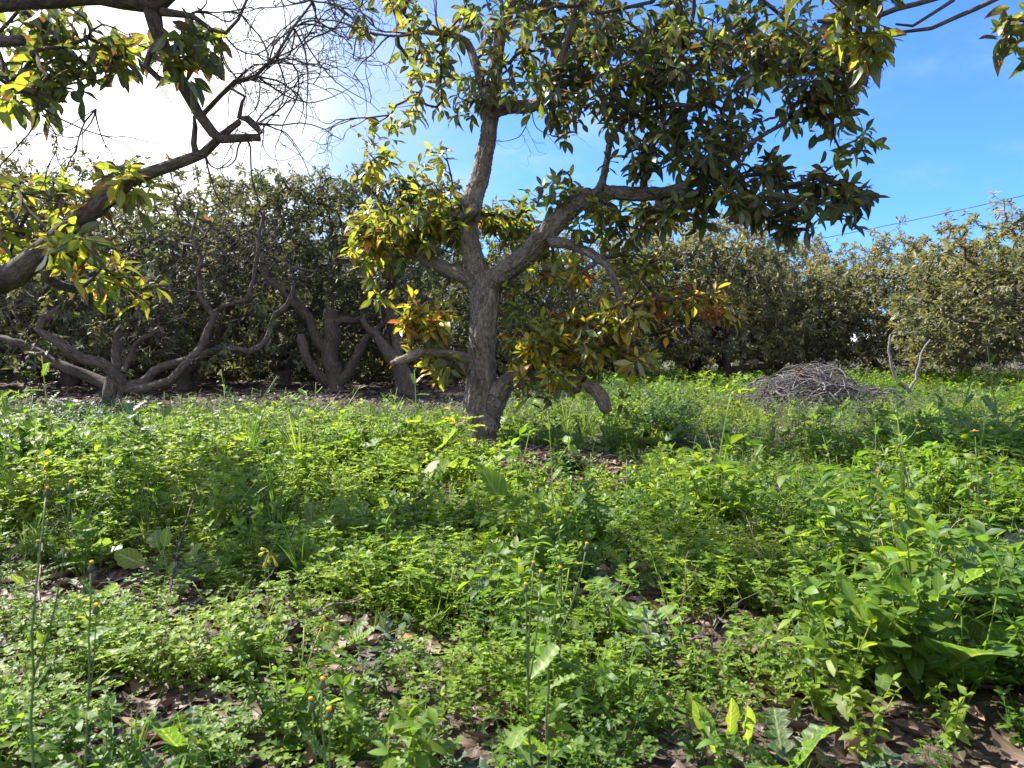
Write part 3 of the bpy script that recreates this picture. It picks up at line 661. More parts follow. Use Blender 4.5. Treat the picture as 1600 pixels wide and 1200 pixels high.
traced_tree((172, 640), [
    [(173, 648, d, 26), (172, 625, d, 21), (180, 600, d, 20), (188, 585, d, 20)],
    [(190, 600, d, 16), (170, 575, d - .1, 14), (140, 562, d - .15, 13), (112, 553, d - .2, 13), (86, 530, d - .2, 12), (62, 514, d - .2, 10), (66, 494, d - .2, 12), (95, 480, d - .2, 10), (118, 458, d - .2, 9), (90, 440, d - .2, 9), (72, 428, d - .2, 8), (70, 400, d - .2, 8)],
    [(180, 612, d, 15), (150, 592, d + .1, 14), (110, 575, d + .1, 12), (60, 552, d + .1, 10), (20, 532, d + .1, 9), (-40, 520, d + .1, 8)],
    [(195, 610, d, 15), (225, 606, d - .1, 13), (265, 592, d - .15, 11), (287, 575, d - .2, 11), (312, 545, d - .2, 9), (328, 515, d - .2, 9), (334, 495, d - .2, 8), (318, 470, d - .2, 7), (312, 445, d - .2, 6), (315, 410, d - .2, 6), (306, 370, d - .2, 4), (312, 330, d - .2, 3)],
    [(332, 498, d - .2, 8), (352, 482, d - .2, 6), (385, 474, d - .2, 6), (396, 450, d - .2, 5), (402, 410, d - .2, 5), (404, 370, d - .2, 5), (412, 330, d - .2, 4)],
    [(200, 605, d, 13), (235, 592, d + .1, 11), (270, 570, d + .1, 10), (300, 558, d + .1, 7), (345, 545, d + .1, 7), (380, 548, d + .1, 7), (405, 542, d + .1, 7), (420, 520, d + .1, 6), (428, 492, d + .1, 6), (448, 478, d + .1, 6), (455, 450, d + .1, 5), (460, 440, d + .1, 3)],
    [(187, 595, d, 14), (178, 560, d + .15, 11), (182, 530, d + .2, 10), (200, 505, d + .25, 11), (228, 492, d + .25, 7), (262, 468, d + .3, 6), (268, 440, d + .3, 4)],
    [(192, 582, d, 7), (205, 555, d + .1, 7), (222, 532, d + .1, 6), (245, 520, d + .1, 5)],
    [(189, 600, d, 8), (191, 635, d - .3, 7), (186, 665, d - .6, 9)],
], [(200, 430, d + .3, 90, 40, .5, 26, .55), (60, 450, d, 80, 50, .5, 26, .5), (150, 500, d, 90, 40, .4, 18, .4), (380, 340, d, 60, 30, .4, 8, .6), (250, 360, d + .6, 110, 60, .6, 60, .3), (330, 560, d - .1, 60, 20, .3, 6, .45), (30, 540, d, 60, 30, .3, 10, .4), (210, 480, d - .1, 50, 30, .3, 9, .5), (400, 480, d - .1, 50, 40, .3, 9, .4), (140, 420, d - .3, 70, 30, .3, 16, .62), (325, 400, d - .2, 20, 60, .2, 6, .85), (100, 380, d + .4, 120, 40, .5, 22, .5)],
    'low sprawling avocado tree at left, bare twisted limbs spreading from a short dark stump', None, 21, .15, th=.64, bareb=[(360, 380, d, 90, 70, .6, 46, 0), (310, 430, d, 60, 60, .4, 16, 0), (120, 430, d, 120, 60, .6, 34, 0), (20, 480, d, 60, 50, .5, 14, 0), (240, 500, d + .3, 70, 50, .5, 22, 0), (430, 430, d, 40, 50, .3, 12, 0)])
d = 15.2
traced_tree((522, 613), [
    [(524, 622, d, 22), (522, 605, d, 17), (519, 575, d, 16), (518, 540, d, 15), (517, 505, d, 15), (517, 488, d, 14)],
    [(516, 560, d, 12), (500, 530, d - .1, 9), (485, 505, d - .2, 8), (465, 475, d - .3, 8), (440, 452, d - .3, 7), (418, 432, d - .3, 7), (405, 400, d - .3, 5)],
    [(515, 598, d, 12), (495, 580, d - .2, 8), (478, 555, d - .3, 8), (470, 532, d - .3, 8), (470, 522, d - .3, 6)],
    [(527, 598, d, 11), (543, 580, d, 9), (553, 560, d, 8), (565, 540, d, 7), (577, 525, d, 6), (600, 500, d, 4)],
    [(522, 505, d, 9), (540, 500, d - .1, 8), (565, 498, d - .1, 6), (600, 485, d - .1, 4)],
], [(500, 380, d, 140, 90, 1.6, 330, .25), (560, 300, d, 110, 50, 1.4, 170, .42), (440, 300, d, 120, 45, 1.4, 150, .42), (585, 450, d - .6, 45, 40, .4, 34, .35)],
    'avocado tree behind, several pale stems from one flared foot, left of the central trunk', None, 22, .15, th=.88, bareb=[(470, 420, d, 80, 60, .8, 26, 0), (560, 470, d, 50, 40, .5, 10, 0)])
d = 14.4
traced_tree((634, 616), [
    [(640, 626, d, 17), (634, 605, d, 15), (628, 580, d, 14), (616, 560, d, 12), (602, 545, d, 8), (585, 520, d, 6), (565, 500, d, 4)],
    [(622, 568, d, 10), (622, 540, d + .1, 9), (618, 500, d + .1, 9), (606, 470, d + .1, 9), (600, 440, d + .1, 8), (605, 400, d, 6)],
], [(650, 380, d, 90, 80, 1.3, 190, .25), (610, 430, d - .7, 40, 40, .3, 24, .4), (690, 320, d, 90, 40, 1.2, 120, .35)],
    'avocado tree behind, leaning pale stem forking low, just left of the central trunk', None, 23, .15)

# ---- orchard trees: a few shapes, copied along the rows
def orchard_shape(seed, mat, hgt=4.6, wid=2.9, skirt=.45, n_t=1250, hue=.3, size=.16):
    rng = np.random.default_rng(seed); root = bpy.data.objects.new('avocado_tree', None); COL.objects.link(root)
    sk = Skel(); n_st = rng.integers(3, 5)
    sk.limb([(0, 0, -.15), (.02, 0, .2), (.03, .02, .55)], [.25, .19, .17], .1, name='trunk')
    a0 = rng.random() * 6.28
    for k in range(n_st):
        a = a0 + k * 6.28 / n_st + rng.normal(0, .3); pts = [np.array([0, 0, .35])]; el = rng.uniform(.25, 1.0); r = .12
        p_ = pts[0].copy(); dd = np.array([math.cos(a), math.sin(a), el]); dd /= np.linalg.norm(dd)
        for j in range(6):
            p_ = p_ + dd * .5; pts.append(p_.copy()); dd = nrm(dd + rng.normal(0, .35, 3) + np.array([0, 0, .18]))
        sk.limb(pts, np.linspace(.12, .035, len(pts)), .14, name='limb', wob=.015, rng=rng)
    limbs_to_parts(sk, root, M_bark_far, 9)
    q = nrm(rng.normal(0, 1, (n_t * 3, 3))); q = q[q[:, 2] > (-.42 if skirt < .6 else -.30)][:n_t]; r_ = 1 - .45 * rng.random(len(q)) ** 1.6
    lum = 1 + .13 * np.sin(q[:, 0] * 5 + seed) * np.sin(q[:, 1] * 5 + 2 * seed) + .10 * np.sin(9 * q[:, 0] + 7 * q[:, 2] + seed)
    T = q * (r_ * lum)[:, None] * np.array([wid, wid, hgt - 1.6]); T[:, 2] += 1.65; T[:, 2] = np.maximum(T[:, 2], skirt + rng.random(len(T)) * .5)
    top = rng.random(len(T)) < .10; T[top & (q[:, 2] > .3)] *= [1, 1, 1.10]
    sk.grow(T, rng, kmax=.03, rk=.0035, rmin=.004, wig=.1, seg=.22)
    twigs_mesh(sk, 4, 3).build('twigs', M_twig, root)
    patch = .10 * np.sin(T[:, 0] * 2.1 + seed) + .08 * np.sin(T[:, 2] * 3 + T[:, 1] * 2)
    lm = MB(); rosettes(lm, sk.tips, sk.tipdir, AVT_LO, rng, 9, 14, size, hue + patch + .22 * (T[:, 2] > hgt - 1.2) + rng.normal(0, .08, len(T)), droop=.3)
    lm.build('foliage', mat, root)
    return root
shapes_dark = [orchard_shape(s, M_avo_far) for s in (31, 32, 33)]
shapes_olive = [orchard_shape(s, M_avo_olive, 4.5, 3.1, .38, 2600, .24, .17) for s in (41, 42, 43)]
used = set()
def place_tree(shape, x, y, rz, sc, label, group):
    if shape.name not in used: o = shape; used.add(shape.name)
    else:
        o = shape.copy(); COL.objects.link(o)
        for ch in shape.children:
            c = ch.copy(); COL.objects.link(c); c.parent = o
            c.matrix_parent_inverse = ch.matrix_parent_inverse
    o.location = (x, y, float(gh(x, y))); o.rotation_euler = (0, 0, rz); o.scale = (sc[0], sc[0], sc[1])
    tag(o, label, 'tree', group)
def X_at(px, D): return (px - 800) / 1200 * D
rowL = [(-60, 16.5, 1., 1.07, 'dark avocado tree filling the far left edge behind the sprawling tree'),
        (110, 17.5, 1.05, 1.09, 'dark avocado tree of the back row behind the sprawling tree, second from the left edge'),
        (290, 17.2, 1.0, 1.05, 'dark dense avocado tree of the back row behind the upright bare twigs'),
        (440, 18.2, 1.05, 1.03, 'dark avocado tree of the back row just left of the four stemmed tree'),
        (700, 18.8, 1., .92, 'dark avocado tree of the back row right behind the central trunk')]
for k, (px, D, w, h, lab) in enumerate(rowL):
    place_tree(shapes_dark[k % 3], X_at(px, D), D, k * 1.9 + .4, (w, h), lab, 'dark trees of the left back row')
rowM = [(860, 19.5, 1., .82, 'shaded avocado tree seen between the central trunk and its arching branch'),
        (960, 22., 1.05, .88, 'shaded avocado tree behind the orange leaves right of the central trunk')]
for k, (px, D, w, h, lab) in enumerate(rowM):
    place_tree(shapes_dark[(k + 1) % 3], X_at(px, D), D, k * 1.3 + 2.4, (w, h), lab, 'dark trees of the left back row')
rowR = [(1085, 21.5, .95, 1.06, 'pale olive avocado tree behind the long low limb, left end of the sunlit row'),
        (1215, 25.5, .95, 1.0, 'olive avocado tree directly above the brush pile in the sunlit row'),
        (1375, 21.5, .92, .86, 'olive avocado tree with a dark leaning stem right of the brush pile'),
        (1510, 25.5, .85, .92, 'olive avocado tree in the right part of the sunlit row, above the shaded grass'),
        (1650, 15.8, 1.0, .84, 'nearest olive avocado tree cut by the right edge of the view')]
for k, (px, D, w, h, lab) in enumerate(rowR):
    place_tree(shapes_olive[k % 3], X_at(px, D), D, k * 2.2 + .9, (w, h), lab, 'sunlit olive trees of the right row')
rowB = [(-130, 27), (10, 28), (120, 29), (250, 28.5), (400, 29), (530, 29.5), (640, 30), (760, 31), (880, 33), (1060, 36), (1180, 37), (-80, 23), (60, 24), (200, 23.5), (330, 24.5), (470, 24), (590, 24.5), (700, 25), (820, 27), (1000, 29), (1130, 30), (1620, 33)]
for k, (px, D) in enumerate(rowB):
    place_tree(shapes_dark[k % 3], X_at(px, D), D, k * 2.7, (1.05, .92), 'dark avocado tree of the hindmost row, glimpsed between the stems in front', 'hindmost row of dark trees')

# traced limbs of the two right-hand trees
def low_limb_tree():
    d = 21.; rng = np.random.default_rng(61); base = G(1135, 597)
    root = thing('avocado_tree', base, 'avocado tree with one long level bare limb near the grass, left of the brush pile', 'tree')
    sk = Skel()
    traced(sk, [(1125, 597, d, 9), (1137, 583, d, 8), (1160, 576, d, 6), (1185, 573, d, 5), (1200, 572, d, 5), (1207, 560, d, 4)], name='limb', rng=rng)
    traced(sk, [(1136, 590, d, 8), (1135, 560, d, 6), (1131, 530, d, 5), (1132, 500, d, 5), (1140, 470, d, 4)], name='trunk', rng=rng)
    traced(sk, [(1132, 520, d, 4), (1115, 495, d, 4), (1090, 470, d, 3)], name='limb', rng=rng)
    limbs_to_parts(sk, root, M_bark_far, 9)
    T, HU = blob_targets([(1120, 470, d, 70, 45, .9, 120, .45), (1205, 590, d, 6, 14, .1, 4, .99)], rng); sk.grow(T, rng, kmax=.02); twigs_mesh(sk, 4, 3).build('twigs', M_twig, root)
    lm = MB(); rosettes(lm, sk.tips, sk.tipdir, AVT_LO, rng, 8, 12, .15, HU); lm.build('foliage', M_avo_olive, root); shift(root, base)
low_limb_tree()

# ------------------------------------------------------------------ weeds
def leafset(pos, X, Z, tpl, size, rnd): mb = MB(); scatter(mb, tpl, pos, X, Z, size, rnd, .5); return mb
OV = [leaf_tpl([0, .12, .38, .7, 1], [.01, .12, .24, .17, .01], fold=f, droop=dr, wave=.15, seed=i) for i, (f, dr) in enumerate([(.1, .1), (.25, .3), (.0, .5)])]
RD = [leaf_tpl([0, .3, .75, 1], [.03, .27, .33, .10], fold=f, droop=dr) for f, dr in [(.1, 0), (.2, .2)]]
NA = [leaf_tpl([0, .3, .7, 1], [.02, .06, .05, .005], fold=.1, droop=dr) for dr in (.0, .3, -.2)]
def lobed(seed, lobes=5, base_w=.05, max_w=.2, depth=.55, end=.2, droop=.25, fold=.15, wave=.3):
    us = [0, .08]; ws = [.015, .02]; r = np.random.default_rng(seed)
    for k in range(lobes):
        t = (k + .5) / lobes; w = base_w + (max_w - base_w) * math.sin(math.pi * min(1, t * .75 + .12)) if t < .8 else end
        us += [.1 + .9 * (k + q) / lobes for q in (.12, .34, .55, .8)]
        ws += [w * (.80 + .1 * r.random()), w * (1.02 + .1 * r.random()), w * (.82 + .1 * r.random()), w * (1 - depth) * (1 + .2 * r.random())]
    us += [1]; ws += [.01]
    return leaf_tpl(us, ws, fold, droop, wave, seed=seed)
LB = [lobed(1), lobed(2, 4, .06, .24, .45, .22, .35), lobed(3, 6, .05, .17, .6, .16, .1), lobed(4, 5, .06, .2, .3, .2, -.1)]
BR = [leaf_tpl([0, .18, .28, .36, .45, .54, .64, .73, .83, .92, 1], [.015, .02, .13, .20, .21, .26, .23, .24, .16, .12, .02], fold=f, droop=dr, wave=.35, seed=i) for i, (f, dr) in enumerate([(.1, .2), (.2, .4), (.05, 0.)])]
LO = [leaf_tpl([0, .06, .2, .36, .5, .66, .82, .93, 1], [.04, .05, .07, .095, .10, .12, .105, .06, .01], fold=f, droop=dr, wave=.5, seed=i) for i, (f, dr) in enumerate([(.25, .25), (.4, .5), (.3, .05)])]
UP = np.array([0, 0, 1.])

def stem_pts(h, lean, rng, k=5, curve=.15):
    t = np.linspace(0, 1, k)[:, None]; b = rng.normal(0, curve, 3) * h; b[2] = 0
    return np.concatenate([t * h * lean[0], t * h * lean[1], t * h], 1) + (t * t) * b
def t_mercury(seed, h=.24, branches=4, leaf=.042, npair=6, tpl=OV):
    r = np.random.default_rng(seed); mb = MB()
    for b in range(branches):
        lean = r.normal(0, .28 if b else .08, 2); sp = stem_pts(h * r.uniform(.6, 1.05), lean, r)
        v, q, l = tube(sp, np.linspace(.0022, .0012, len(sp)), 3); l[:, :2] = 0; l[:, 2] = .1; mb.add(v, q, l)
        n_ = npair * 2 + 3; tt = np.concatenate([np.repeat(np.linspace(.25, .97, npair), 2), [1, 1, 1]])
        pos = np.stack([np.interp(tt, np.linspace(0, 1, len(sp)), sp[:, i]) for i in range(3)], 1)
        ang = np.repeat(np.arange(npair), 2) * 1.57 + np.tile([0, 3.14], npair) + r.random() * 6; ang = np.concatenate([ang, r.random(3) * 6]) + r.normal(0, .25, n_)
        el = np.concatenate([r.uniform(-.15, .65, npair * 2), r.uniform(.5, 1.3, 3)])
        X = np.stack([np.cos(ang), np.sin(ang), el], 1); sz = leaf * (1.15 - .5 * tt) * r.uniform(.7, 1.25, n_)
        scatter(mb, tpl, pos, X, np.tile(UP, (n_, 1)) + r.normal(0, .35, (n_, 3)), sz, r.random(n_), .5, r)
    return mb.tpl()
def t_spurge(seed, h=.11):
    r = np.random.default_rng(seed); mb = MB()
    for b in range(r.integers(5, 8)):
        lean = r.normal(0, .45, 2); sp = stem_pts(h * r.uniform(.7, 1.1), lean, r, 4)
        v, q, l = tube(sp, .0013, 3); l[:, :2] = 0; mb.add(v, q, l)
        n_ = 6; tt = r.uniform(.25, .9, n_); pos = np.stack([np.interp(tt, np.linspace(0, 1, 4), sp[:, i]) for i in range(3)], 1); a = r.random(n_) * 6.28
        scatter(mb, RD, pos, np.stack([np.cos(a), np.sin(a), r.uniform(0, .4, n_)], 1), np.tile(UP, (n_, 1)), .016 * r.uniform(.7, 1.2, n_), r.random(n_), .4, r)
        for c in range(4):                                 # umbel
            cp = sp[-1] + np.array([r.normal(0, .014), r.normal(0, .014), r.uniform(0, .012)]); a = r.random() * 6 + np.arange(4) * 1.57
            scatter(mb, RD, np.tile(cp, (4, 1)), np.stack([np.cos(a), np.sin(a), r.uniform(.1, .5, 4)], 1), np.tile(UP, (4, 1)) + r.normal(0, .2, (4, 3)), .011 * r.uniform(.8, 1.3, 4), r.uniform(.6, 1, 4), .6, r)
    return mb.tpl()
def t_rosette(seed, tpl, n_=8, size=.15, el=(.35, 1.5)):
    r = np.random.default_rng(seed); mb = MB(); a = np.arange(n_) * 2.4 + r.normal(0, .2, n_); e = np.linspace(el[0], el[1], n_) + r.normal(0, .15, n_)
    scatter(mb, tpl, np.stack([np.cos(a) * .008, np.sin(a) * .008, np.zeros(n_) + .005], 1), np.stack([np.cos(a), np.sin(a), e], 1), np.tile(UP, (n_, 1)) + r.normal(0, .2, (n_, 3)), size * r.uniform(.6, 1.15, n_), r.random(n_), .5, r)
    return mb.tpl()
def t_grass(seed, n_=16, h=.2):
    r = np.random.default_rng(seed); mb = MB()
    for k in range(n_):
        a = r.random() * 6.28; hh = h * r.uniform(.5, 1.2); out = r.uniform(.1, .7); t = np.linspace(0, 1, 5)
        d_ = np.array([math.cos(a), math.sin(a), 0]); s_ = np.array([-d_[1], d_[0], 0])
        c = np.outer(t, UP) * hh * (1 - .35 * out * t[:, None]) + np.outer(t ** 2, d_) * hh * out + d_ * .012 * r.random()
        w = (np.array([.0022, .0026, .0022, .0015, .0002]))[:, None]
        V = np.stack([c - s_ * w, c + s_ * w], 1).reshape(-1, 3); L = np.stack([np.repeat(t, 2), np.tile([-1, 1], 5), np.full(10, r.random())], 1)
        mb.add(V, [[2 * i, 2 * i + 1, 2 * i + 3, 2 * i + 2] for i in range(4)], L)
    return mb.tpl()
def t_feather(seed, h=.22):
    r = np.random.default_rng(seed); mb = MB()
    for b in range(4):
        sp = stem_pts(h * r.uniform(.6, 1.1), r.normal(0, .35, 2), r, 5); v, q, l = tube(sp, .0012, 3); l[:, :2] = 0; mb.add(v, q, l)
        n_ = 30; tt = r.uniform(.15, 1, n_); pos = np.stack([np.interp(tt, np.linspace(0, 1, 5), sp[:, i]) for i in range(3)], 1); a = r.random(n_) * 6.28
        dd = np.stack([np.cos(a), np.sin(a), r.uniform(0, .9, n_)], 1)
        scatter(mb, NA, pos + dd * (.03 * r.random((n_, 1))), dd, np.tile(UP, (n_, 1)) + r.normal(0, .5, (n_, 3)), .03 * r.uniform(.6, 1.3, n_), r.random(n_), .5, r)
    return mb.tpl()
def t_clover(seed):
    r = np.random.default_rng(seed); mb = MB()
    for k in range(10):
        a = r.random() * 6.28; e = r.uniform(.03, .09); o_ = r.uniform(.01, .06); c = np.array([math.cos(a) * o_, math.sin(a) * o_, e])
        v, q, l = tube(np.array([[0, 0, 0], c * [.6, .6, .5], c]), .0008, 3); l[:, :2] = 0; mb.add(v, q, l)
        aa = r.random() * 6 + np.arange(3) * 2.094
        scatter(mb, RD, np.tile(c, (3, 1)), np.stack([np.cos(aa), np.sin(aa), np.full(3, .1)], 1), np.tile(UP, (3, 1)) + r.normal(0, .15, (3, 3)), .019 * r.uniform(.8, 1.2, 3), np.full(3, r.random()), .5, r)
    return mb.tpl()
def t_tall(seed, h=.55, tpl=None, leaf=.13, nl=9, buds=True):
    r = np.random.default_rng(seed); mb = MB(); sp = stem_pts(h, r.normal(0, .08, 2), r, 7, .08)
    v, q, l = tube(sp, np.linspace(.0045, .002, 7), 5); l[:, :2] = 0; mb.add(v, q, l)
    tt = np.linspace(.05, .85, nl); pos = np.stack([np.interp(tt, np.linspace(0, 1, 7), sp[:, i]) for i in range(3)], 1); a = np.arange(nl) * 2.4 + r.random() * 6
    scatter(mb, tpl or LB, pos, np.stack([np.cos(a), np.sin(a), r.uniform(.2, 1.0, nl)], 1), np.tile(UP, (nl, 1)) + r.normal(0, .2, (nl, 3)), leaf * (1.15 - .75 * tt) * r.uniform(.8, 1.2, nl), r.random(nl), .5, r)
    return mb.tpl()
def t_straw(seed):
    r = np.random.default_rng(seed); mb = MB()
    for b in range(2):
        sp_ = stem_pts(.42 * r.uniform(.5, 1.1), r.normal(0, .25, 2), r, 6, .25); v, q, l = tube(sp_, np.linspace(.0016, .0009, 6), 3); l[:, :2] = 0; mb.add(v, q, l)
        for k in range(4):
            i = r.integers(2, 6); e = sp_[i] + np.array([r.normal(0, .04), r.normal(0, .04), r.uniform(.01, .07)]); v, q, l = tube(np.array([sp_[i], (sp_[i] + e) / 2 + [0, 0, .01], e]), [.001, .0008, .0016], 3); l[:, :2] = 0; mb.add(v, q, l)
    return mb.tpl()
TP = dict(
    mercury=[t_mercury(s, .24, 4, (.040, .062, .052)[s % 3], (7, 4, 5)[s % 3]) for s in range(9)], mercury_lo=[t_mercury(s, .2, 3, .062, 3, [leaf_tpl([0, .45, 1], [.02, .24, .02], .15, .2)]) for s in range(4)],
    spurge=[t_spurge(s) for s in range(5)], thistle=[t_rosette(s, LB, 8, .14) for s in range(5)], broad=[t_rosette(s + 9, BR, 5, .15, (.3, 1.4)) for s in range(4)],
    grass=[t_grass(s) for s in range(4)], longgrass=[t_grass(s + 20, 30, .30) for s in range(4)], straw=[t_straw(s) for s in range(5)], feather=[t_feather(s) for s in range(4)], clover=[t_clover(s) for s in range(4)],
    nettle=[t_mercury(s + 30, .22, 3, .06, 4) for s in range(4)], tall=[t_tall(s) for s in range(4)], grey=[t_rosette(s + 50, LB, 7, .12, (.1, .7)) for s in range(3)])

_pr = np.random.default_rng(77)
_NW = [(_pr.normal(0, 1, 2) * f, _pr.random() * 6.28, a) for f, a in [(.7, 1), (1.1, .8), (1.9, .6), (3.1, .5), (5., .35)] for _ in range(3)]
def fnoise(x, y, k=0):
    s_ = 0; tot = 0
    for i, (w, ph, a) in enumerate(_NW): s_ = s_ + a * np.sin(w[0] * x + w[1] * y + ph + k * (i + 1) * 1.7); tot += a
    return .5 + .5 * s_ / tot * 2.2
def ell(x, y, px, py, rx, ry):
    """soft bump round the ground point under a pixel; rx ry in metres"""
    g = G(px, py); return np.exp(-(((x - g[0]) / rx) ** 2 + ((y - g[1]) / ry) ** 2) ** 2)
def hsh(i, j, k):
    v = np.sin(i * 127.1 + j * 311.7 + k * 74.7) * 43758.5453
    return v - np.floor(v)
def cells(x, y, size):
    """nearest plant mound: distance in cell units and three random numbers of that mound"""
    x = np.asarray(x, float) / size; y = np.asarray(y, float) / size; i0 = np.floor(x); j0 = np.floor(y)
    bd = np.full(x.shape, 9.); r1 = np.zeros(x.shape); r2 = r1.copy(); r3 = r1.copy()
    for di in (-1, 0, 1):
        for dj in (-1, 0, 1):
            i, j = i0 + di, j0 + dj; d_ = np.hypot(i + hsh(i, j, 1) - x, j + hsh(i, j, 2) - y); m = d_ < bd
            bd = np.where(m, d_, bd); r1 = np.where(m, hsh(i, j, 3), r1); r2 = np.where(m, hsh(i, j, 4), r2); r3 = np.where(m, hsh(i, j, 5), r3)
    return bd, r1, r2, r3
def mound(x, y):
    a = cells(x, y, .36); b = cells(x + 3.3, y - 1.7, .62); t = np.asarray(y) > 5.2
    return [np.where(t, q, p) for p, q in zip(a, b)]
# room left round the single plants so the cover does not swallow them
CLEAR = [(262, 905, 2.75, .30), (685, 755, 4.3, .45), (545, 1040, 2.05, .2), (1104, 905, 2.85, .26), (996, 905, 2.75, .28), (606, 1125, 1.72, .15), (816, 1140, 1.6, .12), (1150, 1170, 1.55, .2), (770, 1180, 1.5, .12), (1590, 1190, 1.6, .15), (1545, 880, 2.6, .2), (606, 1000, 2.15, .12), (20, 890, 2.9, .25), (342, 990, 2.2, .14), (508, 985, 2.15, .14), (420, 900, 2.35, .14), (955, 948, 2.5, .16), (1275, 640, 10.0, 1.5), (1275, 640, 8.6, 1.2), (755, 700, 6.6, .45), (750, 705, 5.9, .4), (900, 740, 5.3, .6), (890, 750, 4.7, .5), (1055, 735, 5.4, .3), (1047, 722, 6., .25), (450, 990, 2.2, .12), (300, 950, 2.4, .12)]
def crowd(x, y):
    c = np.zeros(np.shape(x))
    for px, py, D, r in CLEAR:
        cx = X_at(px, D); f = np.clip((D - y) / (D * .22), 0, 1); e = np.exp(-(((x - cx * y / D) / r) ** 2 + ((y - (D - r * .5)) / (r * 1.6)) ** 2) ** 2); c = np.maximum(c, e)
    return c
BARE = [(880, 725, .55, .9, 1.), (960, 745, .35, .35, 1), (640, 695, .28, .45, .9), (1060, 718, .22, .6, .8), (100, 935, .45, .22, .9), (330, 960, .35, .3, .9), (430, 1000, .4, .2, 1.), (250, 1110, .4, .12, .9), (640, 1030, .24, .16, 1.), (320, 1130, .3, .12, .9), (20, 1040, .3, .25, 1),
        (945, 930, .2, .3, .95), (920, 990, .18, .18, .7), (1240, 895, .18, .18, .8), (1560, 705, .55, .6, .8), (1080, 1000, .25, .18, .55), (1000, 800, .3, .25, .6), (1150, 1010, .3, .15, .6), (780, 940, .2, .25, .5), (730, 1040, .14, .14, .6), (1430, 1080, .2, .1, .5)]
def bare(x, y):
    b = 0
    for px, py, rx, ry, s_ in BARE: b = np.maximum(b, (.8 if py > 850 else .97) * s_ * ell(x, y, px, py, rx * .9, ry * .9))
    # litter under the dark trees at the left
    lf = 1 / (1 + np.exp(-(y - (8.3 + .4 * np.sin(x * 1.7) + .55 * (x + 4))) * 2.4)) * (x < 1.0)
    return np.clip(np.maximum(b, lf), 0, 1)
def in_view(x, y, m=.25): return (np.abs(x) < .70 * y + m)
def sample(dens, y0, y1, rng, step=None):
    A = (0.70 * (y1 ** 2 - y0 ** 2)) + .5 * (y1 - y0); n_ = int(dens * A)
    y = np.sqrt(rng.uniform(y0 ** 2, y1 ** 2, n_)); x = rng.uniform(-1, 1, n_) * (.70 * y + .25)
    return x, y
def plants(mb, kind, x, y, scale, pr, rng, tilt=.15):
    n_ = len(x)
    if not n_: return
    a = rng.random(n_) * 6.28; X = np.stack([np.cos(a), np.sin(a), rng.normal(0, tilt * .6, n_)], 1); Z = np.stack([rng.normal(0, tilt, n_), rng.normal(0, tilt, n_), np.ones(n_)], 1)
    pos = np.stack([x, y, gh(x, y) - .004], 1)
    scatter(mb, TP[kind], pos, X, Z, scale, rng.random(n_), np.clip(pr, 0, 1), rng, keep_rnd=True)
def hfield(x, y):
    """how tall the cover stands"""
    h = .38 + .72 * fnoise(x, y, 3) + .38 * np.clip(fnoise(x * 2.3, y * 2.3, 23), 0, 1) ** 2
    near = np.clip((y - 1.8) / 1.6, 0, 1); h = h * (.62 + .5 * near)
    h = h + .35 * np.clip((x / np.maximum(y, .1) - .33) * 6, 0, 1) * (y < 5) + .45 * ell(x, y, 160, 790, .8, 1.4) + .3 * ell(x, y, 620, 720, 1.2, 1.2)
    h = h * (1 - .5 / (1 + np.exp(-(y - (6.3 + .5 * (x + 4))) * 1.6)) * (x < 1)) * (1 - .6 * ell(x, y, 1230, 745, .5, 1.3)) * (1 - .25 * np.clip((y - 8) / 4, 0, 1))
    d_, r1, r2, r3 = mound(x, y)
    h = h * (.30 + 1.15 * np.exp(-(d_ / .55) ** 2)) * (.45 + 1.0 * r2) * (1 - .6 * crowd(x, y)) * 1.15
    return np.clip(h * (1 - .6 * bare(x, y)), .10, 1.9)
def tree_clear(x, y):
    g = G(755, 692); return np.hypot(x - g[0], y - g[1]) > .22

